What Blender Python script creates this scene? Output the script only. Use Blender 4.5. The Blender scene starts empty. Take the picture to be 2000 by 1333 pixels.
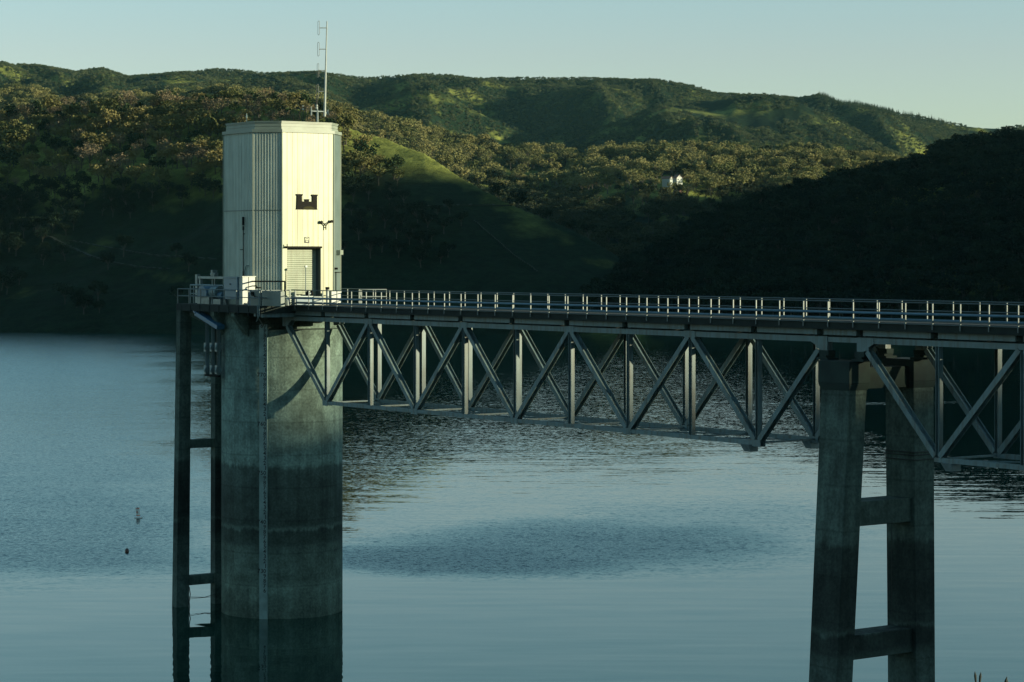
import bpy, math, random
import numpy as np
from mathutils import Vector, Matrix
random.seed(7); RNG = np.random.default_rng(11)
R = math.radians
sc = bpy.context.scene
col = sc.collection

# ------------------------------------------------------------ camera, sky, sun
F = 4670.0; CAMH = 22.4; HY = 507.0          # focal length in photo pixels, eye height, horizon row
cam_d = bpy.data.cameras.new('camera'); cam = bpy.data.objects.new('camera', cam_d); col.objects.link(cam)
cam_d.sensor_width = 36; cam_d.lens = 36*F/2000.0; cam_d.clip_start = 0.5; cam_d.clip_end = 30000
cam_d.shift_y = -(666.5-HY)/2000.0
cam.location = (0, 0, CAMH); cam.rotation_euler = (R(90), 0, 0)
sc.camera = cam

SUN_EL = 8.5
SH = Vector((0.9694, -0.2453)); QH = Vector((0.2453, 0.9694))   # towards the sun; across it
wd = bpy.data.worlds.new('World'); sc.world = wd; wd.use_nodes = True
nt = wd.node_tree; nt.nodes.clear()
sky = nt.nodes.new('ShaderNodeTexSky'); sky.sky_type = 'NISHITA'; sky.sun_disc = False
sky.sun_elevation = R(SUN_EL); sky.sun_rotation = math.atan2(SH.x, SH.y)
sky.altitude = 150; sky.air_density = 1.0; sky.dust_density = 0.3; sky.ozone_density = 1.0
tint = nt.nodes.new('ShaderNodeMix'); tint.data_type = 'RGBA'; tint.blend_type = 'MULTIPLY'
tint.inputs[0].default_value = 1.0; tint.inputs[7].default_value = (0.575, 0.67, 0.775, 1)
bg = nt.nodes.new('ShaderNodeBackground'); bg.inputs[1].default_value = 0.13
wo = nt.nodes.new('ShaderNodeOutputWorld')
tcw = nt.nodes.new('ShaderNodeTexCoord'); spw = nt.nodes.new('ShaderNodeSeparateXYZ'); nt.links.new(tcw.outputs['Generated'], spw.inputs[0])
rw = nt.nodes.new('ShaderNodeValToRGB'); nt.links.new(spw.outputs[2], rw.inputs[0]); ew = rw.color_ramp
ew.elements[0].position = 0.0; ew.elements[0].color = (.485, .65, .86, 1); ew.elements[1].position = .20; ew.elements[1].color = (.55, .775, .79, 1); e3 = ew.elements.new(.085); e3.color = (.575, .615, .755, 1)
nt.links.new(rw.outputs[0], tint.inputs[7]); nt.links.new(sky.outputs[0], tint.inputs[6]); nt.links.new(tint.outputs[2], bg.inputs[0]); nt.links.new(bg.outputs[0], wo.inputs[0])

sd = bpy.data.lights.new('sun', 'SUN'); sd.energy = 4.6; sd.angle = R(0.5); sd.color = (1.0, 0.90, 0.60)
so = bpy.data.objects.new('sun', sd); col.objects.link(so)
sdir = Vector((SH.x*math.cos(R(SUN_EL)), SH.y*math.cos(R(SUN_EL)), math.sin(R(SUN_EL))))
so.rotation_euler = sdir.to_track_quat('Z', 'Y').to_euler(); so.location = (300, -80, 200)

sc.view_settings.view_transform = 'Standard'; sc.view_settings.look = 'None'
sc.view_settings.exposure = 0.95; sc.view_settings.gamma = 1.0
sc.cycles.max_bounces = 6; sc.cycles.diffuse_bounces = 2; sc.cycles.glossy_bounces = 3
sc.cycles.volume_bounces = 0; sc.cycles.transparent_max_bounces = 6
sc.cycles.caustics_reflective = False; sc.cycles.caustics_refractive = False
sc.cycles.use_denoising = True

# ------------------------------------------------------------ bridge frame (u along the bridge to the shore, v away from the camera)
AL = math.atan(3372/F); SU, CU = math.sin(AL), math.cos(AL)
XT, YT = -14.6804, 152.6892
ROT = math.atan2(-CU, SU)
def w(u, v): return (XT+SU*u+CU*v, YT-CU*u+SU*v)
def uo(p, v):
    r = (p-1000)/F; return (r*(YT+SU*v)-XT-CU*v)/(SU+r*CU)
def vo(p, u):
    r = (p-1000)/F; return (r*(YT-CU*u)-XT-SU*u)/(CU-r*SU)
def zo(y, u, v): return CAMH-(y-HY)*w(u, v)[1]/F

# ------------------------------------------------------------ materials
def mat(name, color, rough=0.6, metal=0.0, noise=None, bump=None, rnd=None, spec=0.5):
    """noise: (scale, second colour, low, high) ; bump: (scale, distance) ; rnd: (colour) per-object variation"""
    m = bpy.data.materials.new(name); m.use_nodes = True; t = m.node_tree; n = t.nodes; l = t.links
    b = n['Principled BSDF']; b.inputs['Roughness'].default_value = rough; b.inputs['Metallic'].default_value = metal
    b.inputs['Specular IOR Level'].default_value = spec
    c = (*color, 1); src = None
    b.inputs['Base Color'].default_value = c
    tc = n.new('ShaderNodeTexCoord')
    if noise:
        nz = n.new('ShaderNodeTexNoise'); nz.inputs['Scale'].default_value = noise[0]; nz.inputs['Detail'].default_value = 6
        l.new(tc.outputs['Object'], nz.inputs['Vector'])
        r = n.new('ShaderNodeMapRange'); r.inputs[1].default_value = noise[2]; r.inputs[2].default_value = noise[3]
        l.new(nz.outputs[0], r.inputs[0])
        mx = n.new('ShaderNodeMix'); mx.data_type = 'RGBA'; mx.inputs[6].default_value = c; mx.inputs[7].default_value = (*noise[1], 1)
        l.new(r.outputs[0], mx.inputs[0]); src = mx.outputs[2]
    if rnd:
        oi = n.new('ShaderNodeObjectInfo'); m2 = n.new('ShaderNodeMix'); m2.data_type = 'RGBA'
        m2.inputs[7].default_value = (*rnd, 1)
        if src: l.new(src, m2.inputs[6])
        else: m2.inputs[6].default_value = c
        l.new(oi.outputs['Random'], m2.inputs[0]); src = m2.outputs[2]
    if src: l.new(src, b.inputs['Base Color'])
    if bump:
        nb = n.new('ShaderNodeTexNoise'); nb.inputs['Scale'].default_value = bump[0]; nb.inputs['Detail'].default_value = 8
        l.new(tc.outputs['Object'], nb.inputs['Vector'])
        bp = n.new('ShaderNodeBump'); bp.inputs['Distance'].default_value = bump[1]; l.new(nb.outputs[0], bp.inputs['Height'])
        l.new(bp.outputs[0], b.inputs['Normal'])
    return m

def concrete(name, bands=True, gain=1.0):
    m = bpy.data.materials.new(name); m.use_nodes = True; t = m.node_tree; n = t.nodes; l = t.links
    b = n['Principled BSDF']; b.inputs['Roughness'].default_value = 0.85; b.inputs['Specular IOR Level'].default_value = 0.25
    g = n.new('ShaderNodeNewGeometry'); sp = n.new('ShaderNodeSeparateXYZ'); l.new(g.outputs['Position'], sp.inputs[0])
    def math_(op, a, c=None):
        k = n.new('ShaderNodeMath'); k.operation = op
        for i, q in enumerate((a, c)):
            if q is None: continue
            if isinstance(q, (int, float)): k.inputs[i].default_value = q
            else: l.new(q, k.inputs[i])
        return k.outputs[0]
    # vertical streaks: noise squeezed along z
    mp = n.new('ShaderNodeMapping'); mp.inputs['Scale'].default_value = (2.2, 2.2, 0.12); l.new(g.outputs['Position'], mp.inputs[0])
    ns = n.new('ShaderNodeTexNoise'); ns.inputs['Scale'].default_value = 1.0; ns.inputs['Detail'].default_value = 7; ns.inputs['Roughness'].default_value = .65
    l.new(mp.outputs[0], ns.inputs['Vector'])
    nb = n.new('ShaderNodeTexNoise'); nb.inputs['Scale'].default_value = 0.9; nb.inputs['Detail'].default_value = 8; nb.inputs['Roughness'].default_value = .6
    l.new(g.outputs['Position'], nb.inputs['Vector'])
    nf = n.new('ShaderNodeTexNoise'); nf.inputs['Scale'].default_value = 7; nf.inputs['Detail'].default_value = 6
    l.new(g.outputs['Position'], nf.inputs['Vector'])
    zz = math_('ADD', sp.outputs[2], math_('MULTIPLY', math_('SUBTRACT', nb.outputs[0], 0.5), .7))
    zz = math_('ADD', zz, math_('MULTIPLY', math_('SUBTRACT', ns.outputs[0], 0.5), .6))
    rp = n.new('ShaderNodeValToRGB'); e = rp.color_ramp
    l.new(math_('DIVIDE', zz, 20.0), rp.inputs[0])
    stops = [(0.0, .28), (0.08, .32), (0.10, .38), (0.115, .27), (0.20, .22), (0.225, .17), (0.235, .10), (0.272, .085), (0.280, .22), (0.290, .10), (0.36, .085), (0.44, .105), (0.468, .12), (0.482, .27), (0.56, .27), (0.75, .25), (0.93, .18), (1.0, .15)]
    if not bands: stops = [(0, .15), (1, .17)]
    while len(e.elements) < len(stops): e.elements.new(0.5)
    for el, (p, v) in zip(e.elements, stops):
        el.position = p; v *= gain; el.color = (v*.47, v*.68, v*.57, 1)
    mx = n.new('ShaderNodeMix'); mx.data_type = 'RGBA'; mx.blend_type = 'MULTIPLY'; mx.inputs[0].default_value = 1
    l.new(rp.outputs[0], mx.inputs[6])
    r2 = n.new('ShaderNodeMapRange'); r2.inputs[1].default_value = .36; r2.inputs[2].default_value = .62; r2.inputs[3].default_value = .72; r2.inputs[4].default_value = 1.12
    l.new(ns.outputs[0], r2.inputs[0])
    r3 = n.new('ShaderNodeMapRange'); r3.inputs[1].default_value = .35; r3.inputs[2].default_value = .65; r3.inputs[3].default_value = .75; r3.inputs[4].default_value = 1.15
    l.new(nf.outputs[0], r3.inputs[0])
    r4 = n.new('ShaderNodeMapRange'); r4.inputs[1].default_value = .38; r4.inputs[2].default_value = .62; r4.inputs[3].default_value = .68; r4.inputs[4].default_value = 1.22; l.new(nb.outputs[0], r4.inputs[0])
    k = math_('MULTIPLY', math_('MULTIPLY', r2.outputs[0], r3.outputs[0]), r4.outputs[0])
    # lift joints every 2 m
    md = math_('PINGPONG', math_('ADD', sp.outputs[2], math_('MULTIPLY', nf.outputs[0], 0.05)), 1.02)
    jr = n.new('ShaderNodeMapRange'); jr.inputs[1].default_value = 0.02; jr.inputs[2].default_value = 0.07; jr.inputs[3].default_value = .78; jr.inputs[4].default_value = 1
    l.new(md, jr.inputs[0]); k = math_('MULTIPLY', k, jr.outputs[0])
    cb = n.new('ShaderNodeCombineXYZ'); [l.new(k, cb.inputs[i]) for i in range(3)]
    l.new(cb.outputs[0], mx.inputs[7]); l.new(mx.outputs[2], b.inputs['Base Color'])
    bp = n.new('ShaderNodeBump'); bp.inputs['Distance'].default_value = 0.03; l.new(nf.outputs[0], bp.inputs['Height']); l.new(bp.outputs[0], b.inputs['Normal'])
    return m

M = {
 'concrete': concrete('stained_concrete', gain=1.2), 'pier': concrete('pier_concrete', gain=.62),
 'concrete_dark': mat('dark_stained_concrete', (.011, .028, .023), .9, noise=(1.5, (.006, .016, .014), .4, .65)),
 'slab': mat('shade_dark_concrete', (.009, .018, .015), .9, noise=(2, (.004, .009, .008), .4, .65)),  # concrete in deep shade, with that shade put into its colour
 'steel': mat('painted_steel', (.12, .185, .195), .55, noise=(1.1, (.08, .12, .12), .45, .75)),
 'steel2': mat('galvanised_steel', (.19, .23, .23), .45, metal=.3, noise=(3, (.12, .15, .15), .45, .7)),
 'rail': mat('railing_steel', (.105, .13, .13), .5, metal=.2),
 'siding': mat('cream_siding', (.29, .335, .195), .38, noise=(.9, (.25, .28, .14), .45, .75)),
 'siding_pale': mat('pale_grey_siding', (.44, .50, .43), .5, noise=(.8, (.36, .41, .35), .4, .7)),
 'siding_grey': mat('grey_siding', (.11, .15, .14), .5, noise=(.8, (.085, .12, .11), .4, .7)),
 'trim': mat('roof_trim', (.22, .26, .21), .5, noise=(1, (.17, .20, .16), .4, .7)),
 'door': mat('door_slats', (.26, .30, .22), .5, noise=(1.3, (.20, .235, .17), .4, .7)),
 'reveal': mat('reveal_shade', (.05, .07, .07), .6),
 'black': mat('black_paint', (.012, .012, .010), .8, spec=.1), 'mound': mat('painted_reflection', (.035, .035, .015), .8, spec=.1),
 'white': mat('white_paint', (.31, .35, .33), .4, noise=(4, (.24, .27, .25), .5, .7)),
 'blue': mat('blue_grey_paint', (.06, .14, .20), .45, noise=(3, (.045, .10, .14), .4, .7)),
 'brace': mat('blue_brace_paint', (.03, .11, .19), .45),
 'cabinet': mat('cabinet_grey', (.13, .20, .24), .45),
 'gauge': mat('gauge_board_paint', (.21, .30, .28), .6, noise=(1.5, (.12, .18, .17), .35, .7)),
 'wire': mat('antenna_wire', (.06, .08, .08), .5),
 'ink': mat('numeral_black', (.012, .012, .012), .6), 'red': mat('rust_red', (.12, .03, .02), .6), 'orange': mat('orange_marking', (.5, .10, .03), .5),
 'brown': mat('brown_plastic', (.05, .018, .016), .4), 'wood': mat('pole_wood', (.16, .14, .12), .9), 'roof': mat('house_roof', (.16, .09, .06), .8),
 'window': mat('window_glass', (.02, .03, .03), .1), 'buoy_white': mat('buoy_white_plastic', (.62, .66, .62), .4),
 'weed': mat('dry_weed', (.010, .016, .010), .8),
 'bark': mat('bark', (.05, .045, .035), .9),
}

def streaks(m, dirt_col, amt):
    t = m.node_tree; n = t.nodes; l = t.links; b = n['Principled BSDF']; src = b.inputs['Base Color'].links[0].from_socket
    g = n.new('ShaderNodeNewGeometry'); mp = n.new('ShaderNodeMapping'); mp.inputs['Scale'].default_value = (5, 5, .22); l.new(g.outputs['Position'], mp.inputs[0])
    z = n.new('ShaderNodeTexNoise'); z.inputs['Scale'].default_value = 1; z.inputs['Detail'].default_value = 6; l.new(mp.outputs[0], z.inputs['Vector'])
    r = n.new('ShaderNodeMapRange'); r.inputs[1].default_value = .46; r.inputs[2].default_value = .70; r.inputs[4].default_value = amt; l.new(z.outputs[0], r.inputs[0])
    x = n.new('ShaderNodeMix'); x.data_type = 'RGBA'; l.new(r.outputs[0], x.inputs[0]); l.new(src, x.inputs[6]); x.inputs[7].default_value = (*dirt_col, 1); l.new(x.outputs[2], b.inputs['Base Color'])
streaks(M['siding'], (.16, .15, .07), .8); streaks(M['siding_pale'], (.20, .23, .19), .6); streaks(M['steel'], (.07, .065, .045), .7); streaks(M['door'], (.15, .155, .11), .6)

# ------------------------------------------------------------ mesh builder
ORG = {}
class MB:
    def __init__(s): s.v = []; s.f = []
    def add(s, vs, fs):
        o = len(s.v); s.v += [tuple(q) for q in vs]; s.f += [tuple(i+o for i in f) for f in fs]; return s
    def box(s, x0, x1, y0, y1, z0, z1):
        return s.add([(x0,y0,z0),(x1,y0,z0),(x1,y1,z0),(x0,y1,z0),(x0,y0,z1),(x1,y0,z1),(x1,y1,z1),(x0,y1,z1)],
                     [(0,3,2,1),(4,5,6,7),(0,1,5,4),(1,2,6,5),(2,3,7,6),(3,0,4,7)])
    def prism(s, poly, z0, z1):
        n = len(poly)
        return s.add([(x,y,z0) for x,y in poly]+[(x,y,z1) for x,y in poly],
                     [tuple(range(n-1,-1,-1)), tuple(range(n,2*n))]+[(i,(i+1)%n,n+(i+1)%n,n+i) for i in range(n)])
    def frust(s, p0, p1, z0, z1):   # polygon p0 at z0 to polygon p1 at z1
        n = len(p0)
        return s.add([(x,y,z0) for x,y in p0]+[(x,y,z1) for x,y in p1],
                     [tuple(range(n-1,-1,-1)), tuple(range(n,2*n))]+[(i,(i+1)%n,n+(i+1)%n,n+i) for i in range(n)])
    def sweep(s, a, b, sec, side):  # section points (x along side dir, y along third dir)
        a = Vector(a); b = Vector(b); d = (b-a).normalized(); sx = Vector(side); sx = (sx-d*sx.dot(d)).normalized(); sy = d.cross(sx)
        n = len(sec)
        return s.add([a+sx*x+sy*y for x,y in sec]+[b+sx*x+sy*y for x,y in sec],
                     [tuple(range(n-1,-1,-1)), tuple(range(n,2*n))]+[(i,(i+1)%n,n+(i+1)%n,n+i) for i in range(n)])
    def bar(s, a, b, wx, wy, side=(0,1,0)):
        return s.sweep(a, b, [(-wx/2,-wy/2),(wx/2,-wy/2),(wx/2,wy/2),(-wx/2,wy/2)], side)
    def hbeam(s, a, b, depth, width, t=.025, side=(0,1,0)):  # flanges face +-side
        h = depth/2; k = width/2
        return s.sweep(a, b, [(-h,-k),(-h+t,-k),(-h+t,-t/2),(h-t,-t/2),(h-t,-k),(h,-k),(h,k),(h-t,k),(h-t,t/2),(-h+t,t/2),(-h+t,k),(-h,k)], side)
    def tube(s, a, b, r, r2=None, n=8):
        a = Vector(a); b = Vector(b); d = b-a; r2 = r if r2 is None else r2
        x = d.orthogonal().normalized(); y = d.normalized().cross(x)
        A = [a+(x*math.cos(6.2832*i/n)+y*math.sin(6.2832*i/n))*r for i in range(n)]
        B = [b+(x*math.cos(6.2832*i/n)+y*math.sin(6.2832*i/n))*r2 for i in range(n)]
        return s.add(A+B, [tuple(range(n-1,-1,-1)), tuple(range(n,2*n))]+[(i,(i+1)%n,n+(i+1)%n,n+i) for i in range(n)])
    def path(s, pts, r, n=6):
        for a, b in zip(pts, pts[1:]): s.tube(a, b, r, n=n)
        return s
    def lathe(s, prof, c=(0,0,0), n=20):
        vs = []; fs = []
        for r, z in prof: vs += [(c[0]+r*math.cos(6.2832*i/n), c[1]+r*math.sin(6.2832*i/n), c[2]+z) for i in range(n)]
        for j in range(len(prof)-1):
            for i in range(n): fs.append((j*n+i, j*n+(i+1)%n, (j+1)*n+(i+1)%n, (j+1)*n+i))
        fs.append(tuple(range(n-1,-1,-1))); fs.append(tuple(range((len(prof)-1)*n, len(prof)*n)))
        return s.add(vs, fs)
    def build(s, name, m, parent=None, smooth=False, mats=None, label=None, bevel=0):
        o0 = ORG.get(parent.name, (0,0,0)) if parent else (0,0,0)
        me = bpy.data.meshes.new(name); me.from_pydata([(x-o0[0], y-o0[1], z-o0[2]) for x,y,z in s.v], [], s.f); me.update()
        me.materials.append(m)
        if smooth:
            me.polygons.foreach_set('use_smooth', [True]*len(me.polygons))
        o = bpy.data.objects.new(name, me); col.objects.link(o)
        if parent: o.parent = parent; ORG[o.name] = o0
        if label: o['label'] = label
        if bevel:
            bv = o.modifiers.new('bevel', 'BEVEL'); bv.width = bevel; bv.segments = 2; bv.limit_method = 'ANGLE'
        return o
def tag(o, label=None, cat=None, group=None, kind=None):
    if label: o['label'] = label
    if cat: o['category'] = cat
    if group: o['group'] = group
    if kind: o['kind'] = kind
    return o
def thing(name, label, cat, u, v, z, group=None):
    o = bpy.data.objects.new(name, None); o.empty_display_size = .2; col.objects.link(o)
    x, y = w(u, v); o.location = (x, y, z); o.rotation_euler = (0, 0, ROT); ORG[o.name] = (u, v, z)
    return tag(o, label, cat, group)

# ------------------------------------------------------------ value noise
def vnoise(x, y, seed):
    x = np.asarray(x, float); y = np.asarray(y, float)
    xi = np.floor(x).astype(np.int64); yi = np.floor(y).astype(np.int64); fx = x-xi; fy = y-yi
    fx = fx*fx*(3-2*fx); fy = fy*fy*(3-2*fy)
    def h(a, b):
        n = (a*374761393+b*668265263+seed*1442695041) & 0xffffffff
        n = ((n ^ (n >> 13))*1274126177) & 0xffffffff
        return ((n ^ (n >> 16)) & 0xffff)/65535.0
    return (h(xi,yi)*(1-fx)+h(xi+1,yi)*fx)*(1-fy)+(h(xi,yi+1)*(1-fx)+h(xi+1,yi+1)*fx)*fy
def fbm(x, y, seed, octv=5):
    s = 0; a = .5; f = 1.0; t = 0
    for i in range(octv):
        s = s+a*(vnoise(x*f, y*f, seed+i)*2-1); t += a; a *= .5; f *= 2.03
    return s/t
def ridged(x, y, seed, octv=4):
    s = 0; a = .5; f = 1.0; t = 0
    for i in range(octv):
        s = s+a*(1-np.abs(vnoise(x*f, y*f, seed+i)*2-1)); t += a; a *= .5; f *= 2.1
    return s/t

# ------------------------------------------------------------ terrain
def ip(tab, x):
    a = np.array(tab, float); return np.interp(x, a[:,0], a[:,1])
CR_C = [(-1800,150),(-600,130),(0,124),(60,128),(150,144),(200,136),(250,152),(330,145),(420,137),(520,146),(620,144),(700,152),(760,151),(850,147),(930,156),(1040,156),(1140,155),(1280,159),(1330,166),(1400,184),(1500,190),(1560,194),(1600,187),(1640,204),(1700,214),(1780,228),(1850,240),(1930,250),(2000,249),(2300,240),(3800,220)]
CR_S = [(-1800,200),(-600,180),(0,165),(60,150),(130,170),(200,145),(260,175),(400,165),(560,152),(640,185),(700,215),(840,158),(900,200),(1000,250),(1080,285),(1200,240),(1300,205),(1380,196),(1500,185),(1560,200),(1620,224),(1680,258),(1740,296),(1800,330),(2000,380),(3800,420)]
CR_B = [(-1800,220),(-600,200),(0,192),(60,186),(120,212),(200,200),(300,205),(450,190),(600,205),(700,240),(780,252),(830,262),(900,285),(1000,303),(1100,315),(1200,306),(1300,296),(1400,306),(1500,312),(1560,300),(1620,318),(1700,322),(1800,340),(2000,370),(3800,370)]
CR_A = [(-1800,260),(-400,240),(0,240),(150,228),(300,216),(500,203),(600,216),(670,244),(715,262),(760,272),(830,302),(900,348),(1000,398),(1100,442),(1200,494),(1260,540),(1330,600),(1400,650),(1500,760),(3800,1500)]
CR_D = [(-1800,1500),(900,760),(1000,650),(1100,610),(1200,560),(1300,500),(1380,450),(1437,425),(1519,408),(1572,390),(1674,366),(1716,356),(1780,338),(1838,312),(1922,296),(1990,284),(2200,272),(3800,300)]
def crest(tab, Zc, x): return CAMH+(HY-ip(tab, x))*Zc/F
def layer(x, Z, tab, Zc, Zf, back, pw=1.0, relief=0, rs=1, seed=1):
    Hc = crest(tab, Zc, x)
    t = np.clip((Z-Zf)/(Zc-Zf), 0, 1)
    h = Hc*t**pw - (1-t)*6
    X = (x-1000)/F*Z
    if True:
        rd = ridged(X/rs, Z/(rs*2.2), seed)-.62
        env = np.clip(t*(1-t)*4, 0, 1)
        h = h+relief*env*rd
    h = np.where((Z < Zc) & (Z > Zf+50), np.minimum(h, CAMH+(HY-ip(tab, x)-1)*Z/F), h)
    h = np.where(Z < Zf, -6-(Zf-Z)*.05, h)
    h = np.where(Z > Zc, Hc-(Z-Zc)*back, h)
    return h
def terr(x, Z):
    x = np.asarray(x, float); Z = np.asarray(Z, float)
    X = (x-1000)/F*Z
    ZcA = np.interp(x, [-1800, 0, 450, 640, 760, 1000, 1400], [1050, 990, 930, 872, 858, 800, 745])
    ZfA = np.interp(x, [-1800, 0, 600, 1400, 2000], [640, 715, 695, 690, 690])
    a = layer(x, Z, CR_A, ZcA, ZfA, .30, .92, 14*np.clip((670-x)/120, .08, 1), 60, 3)
    b = layer(x, Z, CR_B, np.interp(x, [0, 700, 1200, 2000], [2100, 1750, 1700, 1750]), 1150, .22, .9, 26, 170, 9)
    s = layer(x, Z, CR_S, 2650+120*fbm(x/400, x*0, 5), 1900, .5, 1.0, 190, 290, 21)
    c = layer(x, Z, CR_C, 3350+150*fbm(x/300, x*0, 6), 2350, .25, .95, 260, 400, 33)
    d = layer(x, Z, CR_D, np.interp(x, [900, 1500, 2000, 3800], [760, 860, 900, 950]), np.interp(x, [900,1500,2000,3800], [690, 655, 640, 500]), .2, .8, 8, 55, 41)
    base = np.where(Z > 735, np.clip((Z-735)*.05, 0, 18), -4.0)
    h = np.maximum.reduce([a, b, s, c, d, base])
    n = fbm(X/23, Z/23, 50)*.9+fbm(X/90, Z/90, 60)*2.5*np.clip((Z-720)/200, 0, 1)
    return np.where(h > 0.3, h+n*np.clip((h-.3)/6, 0, 1), h)

xs = np.concatenate([np.linspace(-1800, -60, 60, endpoint=False), np.linspace(-60, 2060, 560, endpoint=False), np.linspace(2060, 3800, 60)])
zs = np.concatenate([np.linspace(300, 620, 8, endpoint=False), np.linspace(620, 1080, 210, endpoint=False), np.linspace(1080, 2300, 130, endpoint=False), np.linspace(2300, 3700, 170, endpoint=False), np.linspace(3700, 9000, 30)])
GX, GZ = np.meshgrid(xs, zs)
GH = terr(GX, GZ)
def grid_mesh(name, X, Y, Z, m, smooth=True):
    r, c = X.shape
    me = bpy.data.meshes.new(name)
    v = np.stack([X, Y, Z], -1).reshape(-1, 3)
    i = np.arange(r*c).reshape(r, c)
    q = np.stack([i[:-1,:-1], i[:-1,1:], i[1:,1:], i[1:,:-1]], -1).reshape(-1, 4)
    me.vertices.add(len(v)); me.vertices.foreach_set('co', v.astype(np.float32).ravel())
    me.loops.add(q.size); me.loops.foreach_set('vertex_index', q.ravel().astype(np.int32))
    me.polygons.add(len(q)); me.polygons.foreach_set('loop_start', (np.arange(len(q))*4).astype(np.int32)); me.polygons.foreach_set('loop_total', np.full(len(q), 4, np.int32))
    me.polygons.foreach_set('use_smooth', np.full(len(q), smooth))
    me.update(calc_edges=True); me.materials.append(m)
    o = bpy.data.objects.new(name, me); col.objects.link(o); return o

def ground_mat():
    m = bpy.data.materials.new('hill_ground'); m.use_nodes = True; t = m.node_tree; n = t.nodes; l = t.links
    b = n['Principled BSDF']; b.inputs['Roughness'].default_value = .95; b.inputs['Specular IOR Level'].default_value = .1
    g = n.new('ShaderNodeNewGeometry')
    n1 = n.new('ShaderNodeTexNoise'); n1.inputs['Scale'].default_value = .02; n1.inputs['Detail'].default_value = 8; l.new(g.outputs['Position'], n1.inputs['Vector'])
    n2 = n.new('ShaderNodeTexNoise'); n2.inputs['Scale'].default_value = .25; n2.inputs['Detail'].default_value = 8; n2.inputs['Roughness'].default_value = .7; l.new(g.outputs['Position'], n2.inputs['Vector'])
    r = n.new('ShaderNodeValToRGB'); e = r.color_ramp; e.elements[0].position = .40; e.elements[0].color = (.007, .020, .009, 1); e.elements[1].position = .60; e.elements[1].color = (.19, .215, .055, 1)
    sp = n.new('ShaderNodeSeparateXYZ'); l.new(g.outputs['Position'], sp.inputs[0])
    hz_ = n.new('ShaderNodeMapRange'); hz_.inputs[1].default_value = 34; hz_.inputs[2].default_value = 60; hz_.inputs[3].default_value = -.16; hz_.inputs[4].default_value = .12; l.new(sp.outputs[2], hz_.inputs[0])  # low ground darkened to paint in slope shade; paler dry grass higher up
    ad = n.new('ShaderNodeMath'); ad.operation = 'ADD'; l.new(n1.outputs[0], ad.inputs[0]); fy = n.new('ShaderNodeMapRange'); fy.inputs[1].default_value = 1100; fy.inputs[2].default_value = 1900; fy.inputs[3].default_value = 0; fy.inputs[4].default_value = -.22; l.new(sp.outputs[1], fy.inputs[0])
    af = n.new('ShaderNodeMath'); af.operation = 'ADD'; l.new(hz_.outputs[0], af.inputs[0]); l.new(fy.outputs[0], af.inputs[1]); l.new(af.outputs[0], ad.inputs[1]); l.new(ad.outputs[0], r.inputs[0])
    m2 = n.new('ShaderNodeMix'); m2.data_type = 'RGBA'; m2.blend_type = 'MULTIPLY'; m2.inputs[0].default_value = 1
    r2 = n.new('ShaderNodeValToRGB'); r2.color_ramp.elements[0].position = .36; r2.color_ramp.elements[0].color = (.42, .45, .4, 1); r2.color_ramp.elements[1].position = .64; r2.color_ramp.elements[1].color = (1.25, 1.2, 1.1, 1)
    l.new(n2.outputs[0], r2.inputs[0]); l.new(r.outputs[0], m2.inputs[6]); l.new(r2.outputs[0], m2.inputs[7]); l.new(m2.outputs[2], b.inputs['Base Color'])
    bp = n.new('ShaderNodeBump'); bp.inputs['Distance'].default_value = 1.0; l.new(n2.outputs[0], bp.inputs['Height']); l.new(bp.outputs[0], b.inputs['Normal'])
    return m
GM = ground_mat()
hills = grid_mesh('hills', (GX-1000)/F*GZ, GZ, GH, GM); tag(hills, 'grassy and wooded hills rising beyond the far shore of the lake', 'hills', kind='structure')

# unseen ridge added behind and right of the viewer, heights set to cast shade lines
tt = np.concatenate([np.linspace(420, 1000, 60), np.linspace(1000, 1700, 20)[1:]]); pp = np.linspace(-900, 2700, 260)
TT, PP = np.meshgrid(tt, pp)
Hr = ip([(-900, 95), (-300, 112), (60, 126), (145, 129.3), (250, 137), (600, 166), (770, 195), (800, 190), (825, 189), (1000, 199), (1250, 206), (1400, 207), (1675, 208), (2000, 192), (2300, 130), (2700, 40)], PP)
tq = np.clip(1-np.abs(TT-700)/np.where(TT < 700, 270, 900), 0, 1)
HH = Hr*tq**.9-3+(fbm(TT/60, PP/60, 71)*5+fbm(PP/9, TT/400, 74)*3.0)*np.clip(tq*3, 0, 1)
h2 = grid_mesh('hills', TT*SH.x+PP*QH.x, TT*SH.y+PP*QH.y, HH, GM); tag(h2, 'added unseen ridge right of the viewpoint, shaped to shade the lower scene', 'hills', kind='structure')

# bank under the viewer
bx = np.linspace(-60, 60, 50); by = np.linspace(-80, 62, 70)
BX, BY = np.meshgrid(bx, by)
BH = np.where(BY < 3, 20.1, 20.1-(BY-3)*.38)+fbm(BX/3, BY/3, 80)*.15
bank = grid_mesh('bank', BX, BY, BH, GM); tag(bank, 'grassy near bank falling to the lake', 'bank', kind='structure')

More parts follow.
